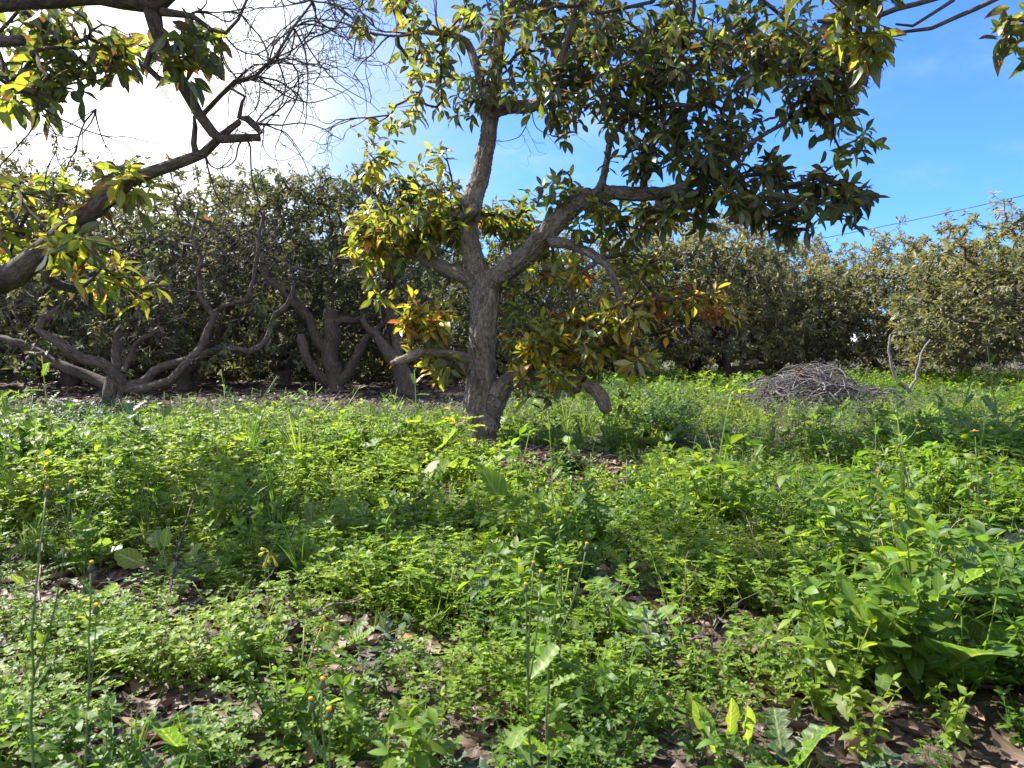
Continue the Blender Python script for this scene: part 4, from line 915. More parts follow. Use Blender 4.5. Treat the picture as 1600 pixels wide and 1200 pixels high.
def cover():
    rng = np.random.default_rng(101); MBS = {}
    def put(name, mat, kind, dens, y0, y1, zone, sc, prf, tilt=.15, sp=None):
        x, y = sample(dens * (1.5 if sp else 1), y0, y1, rng); d_, r1, r2, r3 = mound(x, y)
        z = zone(x, y) * (1 - .55 * crowd(x, y))
        if sp: z = z * np.where((r1 >= sp[0]) & (r1 < sp[1]), 1.0, sp[2]) * (1.1 - .55 * np.clip(d_ / .8, 0, 1))
        keep = (rng.random(len(x)) < z) & tree_clear(x, y); x, y = x[keep], y[keep]; d_, r1, r2, r3 = mound(x, y)
        m = MBS.setdefault(name, (MB(), mat))[0]
        plants(m, kind, x, y, sc(x, y) * rng.uniform(.55, 1.15, len(x)) * np.exp(rng.normal(0, .16, len(x))), prf(x, y) + (r3 - .5) * .75 + rng.normal(0, .10, len(x)), rng, tilt)
    nb = lambda x, y: (1 - bare(x, y)) ** 1.5
    hue = lambda x, y: .05 + .45 * fnoise(x, y, 5) + .3 * fnoise(x * 2.2, y * 2.2, 27) + .25 * ell(x, y, 1290, 680, 1.2, 2.) 
    th = lambda a, b, k: (lambda x, y: np.clip((fnoise(x, y, k) - a) / (b - a), 0, 1))
    mercz = lambda x, y: nb(x, y) * (.25 + .75 * th(.3, .55, 1)(x, y)) * np.where(y < 3.0, .55 + .3 * (x > .6), 1)
    put('small_leaved_weeds', M_w1, 'mercury', 150, 1.2, 4.5, mercz, lambda x, y: .45 + .55 * hfield(x, y), hue, sp=(0, 0.58, 0.22))
    put('small_leaved_weeds', M_w1, 'mercury', 42, 4.5, 8.5, mercz, lambda x, y: 1.05 * (.5 + .6 * hfield(x, y)), hue, sp=(0, 0.6, 0.25))
    put('small_leaved_weeds', M_w1, 'mercury_lo', 42, 8.5, 14, mercz, lambda x, y: 1.0 * (.5 + .7 * hfield(x, y)), hue, sp=(0, 0.7, 0.4))
    put('small_leaved_weeds', M_w1, 'mercury_lo', 16, 14, 27, lambda x, y: nb(x, y) * (x > 1.), lambda x, y: 1.2 + 0 * x, hue)
    spz = lambda x, y: (1 - bare(x, y)) * np.clip(.3 * th(.5, .7, 2)(x, y) + ell(x, y, 170, 1040, .5, .35) + ell(x, y, 600, 890, .5, .6) + ell(x, y, 760, 930, .3, .5) + ell(x, y, 850, 1120, .5, .2) + ell(x, y, 1150, 900, .5, .5) + ell(x, y, 230, 980, .3, .3) + .8 * ell(x, y, 330, 930, .2, .3) + .6 * ell(x, y, 450, 1150, .2, .12) + .5 * ell(x, y, 1300, 960, .5, .4), 0, 1)
    put('petty_spurge', M_w2, 'spurge', 260, 1.3, 3.6, spz, lambda x, y: .8 + .45 * hfield(x, y), lambda x, y: .5 + 0 * x)
    put('petty_spurge', M_w2, 'spurge', 60, 3.6, 6, lambda x, y: nb(x, y) * th(.45, .6, 2)(x, y), lambda x, y: 1.2 + .6 * hfield(x, y), lambda x, y: .6 + 0 * x)
    put('thistle_rosettes', M_w3, 'thistle', 62, 1.2, 4.5, lambda x, y: .3 * (1 - bare(x, y)) + .75 * nb(x, y) * th(.4, .6, 7)(x, y), lambda x, y: .66 + .5 * hfield(x, y), lambda x, y: .25 + .6 * fnoise(x, y, 8), sp=(0.58, 0.72, 0.18))
    put('thistle_rosettes', M_w3, 'thistle', 14, 4.5, 10, lambda x, y: nb(x, y), lambda x, y: 1.1 + .8 * hfield(x, y), lambda x, y: .3 + .6 * fnoise(x, y, 8), sp=(0.58, 0.74, 0.25))
    put('thistle_rosettes', M_w3, 'broad', 30, 1.6, 9, lambda x, y: nb(x, y) * th(.35, .6, 9)(x, y), lambda x, y: .62 + .7 * hfield(x, y), lambda x, y: .3 + .6 * fnoise(x, y, 8), sp=(0.62, 0.82, 0.25))
    put('grey_thistle_rosettes', M_w4, 'grey', 22, 1.3, 9, lambda x, y: nb(x, y) * th(.45, .65, 12)(x, y), lambda x, y: .6 + .6 * hfield(x, y), lambda x, y: .5 + 0 * x)
    put('nightshade_weeds', M_w4, 'nettle', 26, 1.3, 3.3, lambda x, y: (1 - bare(x, y)) * np.clip(.25 * th(.5, .6, 13)(x, y) + ell(x, y, 930, 1040, .45, .3) + .7 * ell(x, y, 470, 1130, .3, .15) + .7 * ell(x, y, 1500, 950, .5, .5), 0, 1), lambda x, y: .55 + .35 * hfield(x, y), lambda x, y: .6 + 0 * x)
    put('leafy_weeds', M_w1, 'nettle', 75, 1.2, 8, lambda x, y: nb(x, y) * np.clip(.3 + ell(x, y, 1450, 900, .8, 1.4), 0, 1), lambda x, y: .6 + .5 * hfield(x, y), lambda x, y: .15 + .5 * fnoise(x, y, 5), sp=(0.72, 0.9, 0.25))
    put('grass', M_grass, 'grass', 60, 1.2, 5, lambda x, y: .25 + .4 * nb(x, y) * th(.4, .6, 15)(x, y), lambda x, y: .45 + .5 * hfield(x, y), lambda x, y: .5 + 0 * x, .3, sp=(0.94, 1.0, 0.25))
    put('grass', M_grass, 'grass', 16, 5, 12, lambda x, y: nb(x, y) * th(.45, .6, 15)(x, y), lambda x, y: .8 + .6 * hfield(x, y), lambda x, y: .5 + 0 * x, .25, sp=(0.92, 1.0, 0.25))
    put('feathery_weeds', M_feather, 'feather', 34, 1.5, 5, lambda x, y: nb(x, y) * np.clip(th(.5, .65, 17)(x, y) + ell(x, y, 1220, 760, .6, 1.5), 0, 1), lambda x, y: .5 + .6 * hfield(x, y), lambda x, y: .4 + 0 * x, sp=(0.88, 0.97, 0.2))
    put('feathery_weeds', M_feather, 'feather', 26, 5, 11, lambda x, y: nb(x, y) * np.clip(th(.5, .65, 17)(x, y) + ell(x, y, 1220, 760, .6, 1.8) + .6 * ell(x, y, 1150, 670, .9, 2), 0, 1), lambda x, y: .9 + .6 * hfield(x, y), lambda x, y: .5 + 0 * x)
    put('clover_cover', M_w2, 'clover', 170, 1.2, 3.6, lambda x, y: (1 - .75 * bare(x, y)) * (.3 + .7 * th(.4, .6, 19)(x, y)), lambda x, y: .8 + 0 * x, lambda x, y: .2 + 0 * x)
    put('tall_weeds', M_w3, 'tall', 9, 3.2, 10, lambda x, y: nb(x, y), lambda x, y: .34 + .42 * hfield(x, y), lambda x, y: .3 + .6 * fnoise(x, y, 8))
    put('dry_stalks', M_straw, 'straw', 9, 1.8, 10, lambda x, y: .35 + .65 * nb(x, y), lambda x, y: .5 + .35 * hfield(x, y), lambda x, y: .5 + 0 * x, .3)
    put('long_grass', M_grass, 'longgrass', 10, 2.4, 12, lambda x, y: nb(x, y), lambda x, y: .55 + .5 * hfield(x, y), lambda x, y: .3 + .5 * fnoise(x, y, 4), .2, sp=(.80, 1., .15))
    # shaded low greens at the edge of the leaf floor
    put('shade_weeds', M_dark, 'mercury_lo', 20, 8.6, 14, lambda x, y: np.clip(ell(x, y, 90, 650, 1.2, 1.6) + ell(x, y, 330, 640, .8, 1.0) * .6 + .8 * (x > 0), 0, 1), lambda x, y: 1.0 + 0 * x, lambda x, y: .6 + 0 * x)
    for k, (m, mat) in MBS.items():
        o = m.build(k, mat); o['kind'] = 'stuff'
        o['label'] = {'small_leaved_weeds': 'bright green small leaved weeds covering most of the ground', 'petty_spurge': 'lime green low spurge cushions in the foreground', 'thistle_rosettes': 'broad lobed thistle leaves mixed through the weeds', 'grey_thistle_rosettes': 'grey green lobed leaves low in the weeds', 'nightshade_weeds': 'blue green soft leaved weeds in the foreground', 'leafy_weeds': 'larger leaved green weeds at the right', 'dry_stalks': 'thin straw coloured dead stalks standing among the weeds', 'long_grass': 'taller tufts of green grass in the meadow', 'grass': 'thin green grass blades among the weeds', 'feathery_weeds': 'fine feathery grey green weeds', 'clover_cover': 'tiny three part leaves close to the soil', 'tall_weeds': 'upright leafy weed stalks in the meadow', 'shade_weeds': 'dark green weeds in the shade of the trees'}[k]
        o['category'] = 'weeds'
cover()

# ---- dead leaves, twig litter, gravel
def litter():
    rng = np.random.default_rng(202)
    LT = []
    for i in range(9):
        r = np.random.default_rng(i + 60); us = np.linspace(0, 1, 8); w = np.array([.02, .10, .19, .24, .24, .2, .12, .02]) * (1 + r.normal(0, .12, 8)); cv = r.uniform(-.3, 1.6); cu = r.uniform(-.5, .8); tw = r.normal(0, .7)
        V = []; L = []
        for a_, u in enumerate(us):
            for v_ in (-1, -.5, 0, .5, 1):
                ang = v_ * cv * (1.1 + .3 * math.sin(3 * u + i)); ww = w[a_]; rr_ = ww / max(abs(cv), .15)
                y_ = math.sin(ang) * rr_ if abs(cv) > .15 else v_ * ww; z_ = (1 - math.cos(ang)) * rr_ if abs(cv) > .15 else 0
                if r.random() < .25 and abs(v_) == 1: y_ *= .7
                tt = tw * (u - .5); V.append((u - .5, y_ * math.cos(tt) - z_ * math.sin(tt), y_ * math.sin(tt) + z_ * math.cos(tt) + cu * (u - .5) ** 2 + r.normal(0, .012))); L.append((u, v_, 0))
        LT.append((np.array(V), np.array([(k * 5 + j, (k + 1) * 5 + j, (k + 1) * 5 + j + 1, k * 5 + j + 1) for k in range(7) for j in range(4)]), np.array(L, float), np.zeros(40)))
    mb = MB()
    for dens, y0, y1, size, fn in [(1300, 1.2, 3.4, .072, lambda x, y: .4 + .6 * bare(x, y)), (240, 3.4, 8, .10, lambda x, y: .12 + .88 * bare(x, y)), (70, 8, 14, .12, lambda x, y: bare(x, y)), (26, 14, 24, .17, lambda x, y: (x < 1.5) * 1.), (900, 4.2, 6.8, .07, lambda x, y: ell(x, y, 950, 730, .8, 1.2))]:
        x, y = sample(dens, y0, y1, rng); k = rng.random(len(x)) < fn(x, y); x, y = x[k], y[k]; n_ = len(x)
        a = rng.random(n_) * 6.28; X = np.stack([np.cos(a), np.sin(a), rng.normal(0, .16, n_)], 1); Z = np.stack([rng.normal(0, .32, n_), rng.normal(0, .32, n_), np.where(rng.random(n_) < .3, -1., 1.)], 1)
        pos = np.stack([x, y, gh(x, y) + rng.uniform(.003, .02, n_)], 1)
        scatter(mb, LT, pos, X, Z, size * rng.uniform(.2, 1.35, n_), rng.random(n_) * (1. if y0 < 8 else .45), rng.random(n_) * (1. if y0 < 8 else .4), rng)  # far floor leaves coloured darker: shade under the trees painted in
    o = mb.build('leaf_litter', M_litter); tag(o, 'brown dead avocado leaves lying over the soil', 'leaf litter', kind='stuff')
    mb = MB(); x, y = sample(30, 1.3, 9, rng); k = rng.random(len(x)) < .25 + .75 * bare(x, y); x, y = x[k], y[k]
    for a, b in zip(x, y):
        L = rng.uniform(.05, .28); an = rng.random() * 6.28; t = np.linspace(-.5, .5, 5)[:, None]
        p = np.array([a, b, float(gh(a, b)) + rng.uniform(.008, .035)]) + t * L * np.array([math.cos(an), math.sin(an), rng.normal(0, .12)]) + rng.normal(0, L * .03, (5, 3))
        v, q, l = tube(p, np.linspace(1, .5, 5) * rng.uniform(.0015, .005), 4); mb.add(v, q, l)
    o = mb.build('twig_litter', M_deadtwig); tag(o, 'small broken grey twigs scattered over the soil', 'twig litter', kind='stuff')
    mb = MB(); g = G(940, 945); n_ = 900; x = g[0] + rng.normal(0, .2, n_); y = g[1] + rng.normal(0, .25, n_)
    for a, b in zip(x, y):
        r_ = rng.uniform(.0015, .005); v, q, l = tube(np.array([[a, b, float(gh(a, b)) + z] for z in (0, r_ * .8, r_ * 1.4)]), np.array([1, 1.2, .6]) * r_, 5); mb.add(v, q, l)
    o = mb.build('gravel', M_stone); tag(o, 'fine grey gravel on the bare soil in the centre foreground', 'gravel', kind='stuff')
litter()

# low shoots and hanging leaves that close the space under the far crowns
def understorey():
    rng = np.random.default_rng(303); mb = MB()
    n_ = 5200; x = rng.uniform(-17, 8, n_); y = rng.uniform(19.5, 34, n_)
    k = ((x < 3.5) | (y > 29) & (rng.random(n_) < .5)); x, y = x[k], y[k]; n_ = len(x)
    z = rng.random(n_) ** 1.3 * (1.9) * (.6 + .5 * fnoise(x * .6, y * .6, 2))
    T = np.stack([x, y, z + .05], 1); d_ = nrm(rng.normal(0, .5, (n_, 3)) + UP)
    rosettes(mb, T, d_, AVT_LO, rng, 7, 11, .22, .2 + .5 * rng.random(n_) ** 2)
    o = mb.build('understorey', M_avo_far); tag(o, 'tangle of dark low leaves closing the space beneath the far trees', 'undergrowth', kind='stuff')
understorey()

# ------------------------------------------------------------------ single things
def brush_pile():
    rng = np.random.default_rng(404); d = 10.0; x0 = X_at(1262, d); base = np.array([x0, d, float(gh(x0, d))])
    root = thing('brush_pile', base, 'heap of cut grey branches and twigs in the weeds at the right', 'brush pile')
    hgt = lambda dx, dy: 1.08 * (.50 + .07 * np.sin(dx * 5 + 1) + .05 * np.sin(dx * 11 + dy * 4)) * np.exp(-(((dx + .1) / .82) ** 2 + (dy / .75) ** 2) ** 1.7) + (.24 + .06 * np.sin(dx * 9)) * np.exp(-(((dx - .95) / .5) ** 2 + ((dy + .1) / .5) ** 2) ** 1.3)
    mb = MB()
    for k in range(1150):
        tail = rng.random() < .2
        cx = rng.normal(1.0, .32) if tail else rng.normal(-.05, .45); cy = rng.normal(0, .35) - .1
        top = float(hgt(cx, cy)); z = top * rng.random() ** .45 + .02; an = rng.normal(0, .9) + (math.pi if rng.random() < .5 else 0)
        L = rng.uniform(.25, .9) * (.7 if tail else 1); kk = 7; t = np.linspace(-.5, .5, kk); cur = rng.normal(0, .35)
        p = np.stack([cx + t * L * math.cos(an) + cur * t * t * L * math.sin(an), cy + t * L * math.sin(an) * .8, z + rng.normal(0, .22) * t * L - .9 * (t * L) ** 2], 1) + rng.normal(0, .012, (kk, 3))
        p[:, 2] = np.maximum(np.minimum(p[:, 2], hgt(p[:, 0], p[:, 1]) + .05 + .10 * rng.random() ** 2), .0)
        v, q, l = tube(p, np.linspace(1, .4, kk) * rng.choice([.003, .005, .009, .016], p=[.42, .33, .18, .07]), 4); mb.add(v, q, l)
    mb.build('cut_branches', M_pile, root)
    mb = MB(); g = np.linspace(-1.5, 1.6, 30); gy = np.linspace(-.9, .9, 20); X, Y = np.meshgrid(g, gy); Z = hgt(X, Y) * .72 - .06 + rng.normal(0, .012, X.shape)
    w = 30; i, j = np.meshgrid(np.arange(19), np.arange(w - 1), indexing='ij'); a = (i * w + j).ravel()
    mb.add(np.stack([X, Y, Z], -1).reshape(-1, 3), np.stack([a, a + 1, a + w + 1, a + w], -1), np.full((600, 3), .2)); mb.build('leaf_core', M_litter, root)
    mb = MB(); n_ = 170; c = np.array([-.13, -.15, .53]); q = nrm(rng.normal(0, 1, (n_, 3))); q[:, 2] = abs(q[:, 2])
    scatter(mb, OV, c + q * [.1, .08, .06] * rng.random((n_, 1)), nrm(rng.normal(0, 1, (n_, 3)) * [1, 1, .4]), q + [0, 0, .3], .055 * rng.uniform(.6, 1.2, n_), rng.random(n_), .5, rng)
    mb.build('rusty_dry_leaves', M_rust, root)
    # creeping green shoots through the heap
brush_pile()

def sapling():
    base = G(1418, 634); d = base[1]; root = thing('bare_sapling', base, 'pale leafless V shaped sapling standing in the shade right of the brush pile', 'sapling')
    for pts in ([(1420, 634, d, 4), (1418, 609, d, 3.2), (1400, 592, d, 2.4), (1392, 565, d, 2.), (1390, 535, d, 1.6), (1392, 522, d, 1)], [(1418, 611, d, 2.6), (1428, 598, d, 2.2), (1435, 572, d, 2.), (1442, 548, d, 1.6), (1455, 530, d, 1.)]):
        pp, rr = smooth_path([P(a, b, c) for a, b, c, r in pts], [r * c / 1200 * 1.1 for a, b, c, r in pts], .06); pp += np.random.default_rng(3).normal(0, .006, pp.shape)
        mb = MB(); v, q, l = tube(pp - base, rr, 6); mb.add(v, q, l); mb.build('stem', M_deadtwig, root)
sapling()

def wire():
    a = P(1150, 398, 34); b = P(1700, 283, 30); dv = b - a; t = np.linspace(-.6, 2.2, 60)[:, None]; p = a + dv * t; p[:, 2] += .55 * ((t[:, 0] - .5) ** 2) - .1
    mb = MB(); v, q, l = tube(p, .013, 5); mb.add(v, q, l); o = mb.build('overhead_wire', M_wire, origin=None)
    tag(o, 'thin dark overhead wire sloping across the blue sky at the right', 'wire')
wire()

def greenhouse():
    d = 62.; base = np.array([X_at(1335, d), d, 0.]); root = thing('greenhouse', base, 'long white film greenhouse glimpsed far off beneath the right tree crowns', 'greenhouse')
    mb = MB(); a = np.linspace(0, math.pi, 13); L = 7.5; xs = np.linspace(-L, L, 9)
    V = np.array([[x, 3.2 * math.cos(t), 1.15 + 1.2 * math.sin(t)] for x in xs for t in a]); 
    Q = [(i * 13 + j, (i + 1) * 13 + j, (i + 1) * 13 + j + 1, i * 13 + j + 1) for i in range(8) for j in range(12)]
    mb.add(V, Q); 
    for s_ in (-1, 1): mb.add([[-L, 3.2 * s_, 0], [L, 3.2 * s_, 0], [L, 3.2 * s_, 1.15], [-L, 3.2 * s_, 1.15]], [[0, 1, 2, 3]])
    for e in (-L, L):
        mb.add(np.array([[e, 3.2 * math.cos(t), 1.15 + 1.2 * math.sin(t)] for t in a] + [[e, 3.2 * math.cos(t), 0] for t in a]), [(j, j + 1, 13 + j + 1, 13 + j) for j in range(12)])
    mb.build('film_cover', M_greenhouse, root)
    for x in xs:
        mb = MB(); v, q, l = tube(np.array([[x, 3.24 * math.cos(t), 1.15 + 1.24 * math.sin(t)] for t in a]), .03, 5); mb.add(v, q, l); mb.build('hoop', M_stone, root)
greenhouse()

def dry_brush():
    rng = np.random.default_rng(505); mb = MB(); n_ = 1500; x = rng.uniform(11, 27, n_); y = rng.uniform(34, 44, n_)
    for a, b in zip(x, y):
        p0 = np.array([a, b, 0]); L = rng.uniform(.3, .9); dd = nrm(np.array([rng.normal(0, .35), rng.normal(0, .35), 1.])); t = np.linspace(0, 1, 4)[:, None]
        v, q, l = tube(p0 + dd * L * t + rng.normal(0, .05, (4, 3)), np.linspace(.018, .006, 4), 3); mb.add(v, q, l)
    tag(mb.build('dry_brush', M_deadtwig), 'strip of grey brown dry scrub far behind the right trees', 'dry scrub', kind='stuff')
dry_brush()

def rock():
    base = G(1047, 722); rng = np.random.default_rng(6); mb = MB(); a = np.linspace(0, 2 * np.pi, 14, endpoint=False); k = 8; ph = np.linspace(-.4, 1.5, k)
    V = np.array([[math.cos(t) * math.cos(p) * .085, math.sin(t) * math.cos(p) * .06, max(0, math.sin(p)) * .055] for p in ph for t in a]) * (1 + rng.normal(0, .07, (k * 14, 1)))
    mb.add(V, [(i * 14 + j, i * 14 + (j + 1) % 14, (i + 1) * 14 + (j + 1) % 14, (i + 1) * 14 + j) for i in range(k - 1) for j in range(14)])
    o = mb.build('stone', M_stone); o.location = tuple(float(v) for v in base); tag(o, 'pale grey stone on the leaf litter right of the central tree', 'stone')
rock()

def stick(pts, r, label, mat=M_deadtwig, side=()):
    pp = [np.array(G(a, b)) + [0, 0, z] for a, b, z in pts]; base = pp[0].copy()
    path, rr = smooth_path(pp, np.linspace(r, r * .4, len(pp)), .03); path = path + np.random.default_rng(len(label)).normal(0, .0025, path.shape)
    mb = MB(); v, q, l = tube(path, rr, 6, True, .12); mb.add(v, q, l)
    for i, dx, dz, L in side:
        p = path[int(i * (len(path) - 1))]; t = np.linspace(0, 1, 5)[:, None]
        v, q, l = tube(p + t * L * nrm(np.array([dx, -.2, dz])) + np.random.default_rng(7).normal(0, .004, (5, 3)), np.linspace(r * .5, r * .25, 5), 4); mb.add(v, q, l)
    tag(mb.build('fallen_stick', mat, origin=base), label, 'stick', 'fallen sticks among the weeds')
stick([(345, 1010, .03), (440, 985, .03), (520, 968, .05), (600, 950, .06), (690, 918, .09)], .006, 'long thin fallen stick running up to the right across the left foreground litter', side=[(.5, 1, .3, .12)])
stick([(350, 1000, .03), (400, 945, .05), (440, 912, .1), (460, 880, .16)], .006, 'dark curved stick rising beside the drooping yellow flowers', M_twig, [(.6, -1, .2, .1)])
stick([(255, 985, .01), (275, 925, .12), (300, 870, .22), (318, 835, .29)], .0045, 'slim dark stick standing up at a slant beside the big sunlit mustard leaves', M_twig)
stick([(400, 1085, .02), (440, 1035, .05), (455, 1000, .07), (445, 965, .08)], .005, 'reddish curved stick arching over dead leaves in the lower left', M_twig)
stick([(890, 925, .02), (935, 900, .06), (985, 870, .1), (1010, 850, .12)], .005, 'pale straw coloured dry stalk leaning over the gravel patch', M_grass)
stick([(70, 1020, .02), (62, 940, .1), (72, 860, .2), (78, 800, .32)], .005, 'dark red brown upright twig at the far left edge of the foreground', M_redstem, [(.6, .8, .8, .06)])
stick([(1100, 985, .02), (1130, 1000, .02), (1165, 1012, .03), (1190, 1040, .02)], .007, 'short weathered stick lying in the weeds of the right foreground')
stick([(0, 1005, .02), (60, 1010, .03), (130, 990, .03), (180, 1000, .02)], .008, 'stout grey stick lying on litter at the lower left edge')
stick([(200, 975, .02), (245, 990, .03), (290, 1010, .02)], .007, 'short brown stick beside the lime green spurge cushion')

def pale_leaf():
    base = G(955, 948); mb = MB(); scatter(mb, [lobed(9, 4, .16, .34, .2, .25, .1, .05, .12)], np.array([[-.05, 0, .03]]), np.array([[1, .35, .08]]), np.array([[.0, -.35, .9]]), .10, np.array([.5]), .5)
    o = mb.build('dead_leaf', plain('bleached_leaf', (.55, .57, .50), .7, .2)); o.location = tuple(float(v) for v in base); tag(o, 'bleached whitish leaf lying on bare gravelly soil in the centre foreground', 'leaf')
pale_leaf()

# ---- single plants
def bulb(mb, c, d_, L, r, sides=8):
    p = c + np.outer(np.linspace(0, 1, 6), nrm(np.array(d_, float))) * L
    v, q, l = tube(p, np.array([.35, .9, 1, .85, .6, .45]) * r, sides); mb.add(v, q, np.tile([.3, .5, .5], (len(v), 1)))
def plant(label, cat, D, tops, base_px, mat_leaf=M_w3, leaves=7, leaf=.12, tpl=None, r=.0028, head='bud', seed=0, group=None, hs=1., name='flowering_weed', stem_mat=M_stem):
    """tops: list of (px,py) stem tips at depth D; first is the main stem, others branch off it"""
    rng = np.random.default_rng(seed + 900); bx = X_at(base_px, D); base = np.array([bx, D, float(gh(bx, D)) - .005]); root = thing(name, base, label, cat, group)
    main = P(tops[0][0], tops[0][1], D) - base; t = np.linspace(0, 1, 12)[:, None]; bow = rng.normal(0, .03, 3) * main[2]
    mp = t * main + np.sin(t * math.pi) * bow + rng.normal(0, .0012, (12, 3)); mp[0] = 0
    mb = MB(); v, q, l = tube(mp, np.linspace(r, r * .45, 12), 6); l[:, :2] = 0; mb.add(v, q, l); heads = [(mp[-1], mp[-1] - mp[-2])]
    for k, tp in enumerate(tops[1:]):
        e = P(tp[0], tp[1], D + rng.normal(0, .02)) - base; i = int(np.clip(12 * (.45 + .4 * rng.random()), 2, 10))
        while i > 1 and mp[i][2] > e[2] - .015: i -= 1
        a = mp[i]; m = a + (e - a) * [.7, .7, .35]; tt = np.linspace(0, 1, 7)[:, None]; c = (1 - tt) ** 2 * a + 2 * tt * (1 - tt) * m + tt ** 2 * e
        v, q, l = tube(c, np.linspace(r * .6, r * .35, 7), 5); l[:, :2] = 0; mb.add(v, q, l); heads.append((c[-1], c[-1] - c[-2]))
    mb.build('stem', stem_mat, root)
    if leaves:
        mb = MB(); tt = np.linspace(.04, .8, leaves); pos = np.stack([np.interp(tt, np.linspace(0, 1, 12), mp[:, i]) for i in range(3)], 1); a = np.arange(leaves) * 2.4 + rng.random() * 6
        scatter(mb, tpl or LB, pos, np.stack([np.cos(a), np.sin(a), rng.uniform(.1, 1.1, leaves)], 1), np.tile(UP, (leaves, 1)) + rng.normal(0, .25, (leaves, 3)), leaf * (1.15 - .8 * tt) * rng.uniform(.75, 1.25, leaves), rng.random(leaves), rng.uniform(.3, .8, leaves), rng)
        mb.build('foliage', mat_leaf, root)
    for k, (c, dd) in enumerate(heads):
        if head == 'none': break
        dd = nrm(dd + rng.normal(0, .0015, 3)); mb = MB(); bulb(mb, c, dd, .013 * hs, .0045 * hs); b = mb.build('bud', M_bud, root); top = c + dd * .0125 * hs
        if head == 'white' or head == 'daisy':
            mb = MB(); n_ = 14 if head == 'daisy' else 6; a = np.arange(n_) / n_ * 6.283; ref = nrm(np.cross(dd, [.3, .5, .8])); r2 = np.cross(dd, ref)
            X = np.outer(np.cos(a), ref) + np.outer(np.sin(a), r2) + dd * .25
            scatter(mb, [leaf_tpl([0, .3, .8, 1], [.05, .17, .15, .03], .1, .1)], np.tile(top - dd * .003, (n_, 1)), X, np.tile(dd, (n_, 1)), .0115 * hs, rng.random(n_), .5, rng)
            p_ = mb.build('petals', M_white if head == 'white' else M_yellow, b)
        mb = MB(); v, q, l = tube(top + np.outer([0, .6, 1], dd) * .003 * hs, np.array([.0028, .0032, .0018]) * hs, 8); mb.add(v, q, l)
        mb.build('florets', M_orange if head in ('daisy', 'orange') else M_yellow, b)
    return root
FG = 'flower stems rising close to the camera'
plant('tall thin weed stem with two nodding buds at the far left, close to the camera', 'weed', .98, [(70, 775), (110, 768), (60, 860)], 66, leaves=5, leaf=.07, seed=1, tpl=NA, r=.0024, hs=.9)
plant('thin weed stem with one yellow tipped bud at left, leaning right near the camera', 'weed', 1.0, [(143, 895), (150, 960)], 92, leaves=5, leaf=.09, seed=2, tpl=LB, r=.0022)
plant('blurred bud on a short stem at the bottom left of centre, nearest to the camera', 'weed', .86, [(502, 1078), (488, 1110), (515, 1125)], 508, leaves=6, leaf=.08, seed=3, r=.0026, hs=1.)
plant('upright green weed stem with clustered orange tipped buds at bottom centre', 'weed', 1.12, [(832, 892), (845, 905), (822, 925)], 850, leaves=6, leaf=.10, seed=4, r=.0028, hs=.9)
plant('slender green weed stem with an orange tipped bud, right one of the centre pair', 'weed', 1.2, [(875, 898), (915, 862)], 868, leaves=4, leaf=.07, seed=5, r=.003)
plant('long thin weed stem with a small yellowish bud reaching toward the central trunk', 'weed', 1.6, [(858, 740), (840, 770)], 868, leaves=5, leaf=.06, seed=6, r=.0022, tpl=NA)
G1 = 'yellow flowered weeds of the right foreground'
plant('yellow daisy like flower on a tall straight stem, highest of the right foreground', 'flower', 3.1, [(1524, 682)], 1535, leaves=6, leaf=.13, seed=7, head='daisy', hs=1.7, group=G1)
plant('yellow flower low in the weeds with a dull orange neighbour, right of centre', 'flower', 2.5, [(1177, 932), (1219, 934)], 1185, leaves=6, leaf=.07, seed=8, head='daisy', hs=1.2, group=G1)
plant('single bright yellow flower low in the right foreground greenery', 'flower', 2.1, [(1331, 985)], 1328, leaves=6, leaf=.08, seed=9, head='daisy', hs=1.1, group=G1)
plant('weed with three orange bud heads on forked dark stems at the right', 'flower', 2.9, [(1524, 768), (1516, 762), (1547, 800)], 1520, leaves=5, leaf=.09, seed=10, head='orange', hs=1.1, tpl=OV, mat_leaf=M_w1, stem_mat=M_redstem, group=G1)
plant('weed with brownish orange buds on a slanting dark stem, left one of the right group', 'flower', 2.9, [(1302, 790), (1285, 824)], 1335, leaves=5, leaf=.08, seed=11, head='orange', tpl=OV, mat_leaf=M_w1, stem_mat=M_redstem, group=G1)
plant('weed with orange buds above toothed leaves in the middle of the right group', 'flower', 2.9, [(1375, 784), (1363, 796), (1412, 842)], 1400, leaves=5, leaf=.08, seed=12, head='orange', tpl=OV, mat_leaf=M_w1, stem_mat=M_redstem, group=G1)
plant('weed with two small orange heads low among broad leaves at right', 'flower', 2.5, [(1427, 888), (1438, 884)], 1440, leaves=5, leaf=.08, seed=13, head='orange', tpl=OV, mat_leaf=M_w1, group=G1)
plant('small white flowered weed highest at the right edge', 'flower', 3.0, [(1548, 746), (1540, 790)], 1545, leaves=5, leaf=.08, seed=14, head='white', hs=1.4, tpl=OV, mat_leaf=M_w1)
plant('weed with several small white flowers touching the right edge of the view', 'flower', 2.7, [(1588, 788), (1594, 835), (1578, 850), (1556, 890)], 1580, leaves=6, leaf=.1, seed=15, head='white', hs=1.3, tpl=OV, mat_leaf=M_w1)
G2 = 'tall thistle stalks standing above the weeds'
plant('tall pale stemmed thistle with drooping leaves and a bent top, right foreground', 'thistle', 3.2, [(1393, 662), (1432, 668), (1405, 700)], 1440, leaves=9, leaf=.15, seed=16, group=G2, name='thistle_plant', r=.004)
plant('pale stemmed thistle leaning left beside the tallest one of the right foreground', 'thistle', 2.9, [(1418, 735), (1470, 745)], 1462, leaves=8, leaf=.16, seed=17, group=G2, name='thistle_plant', r=.004)
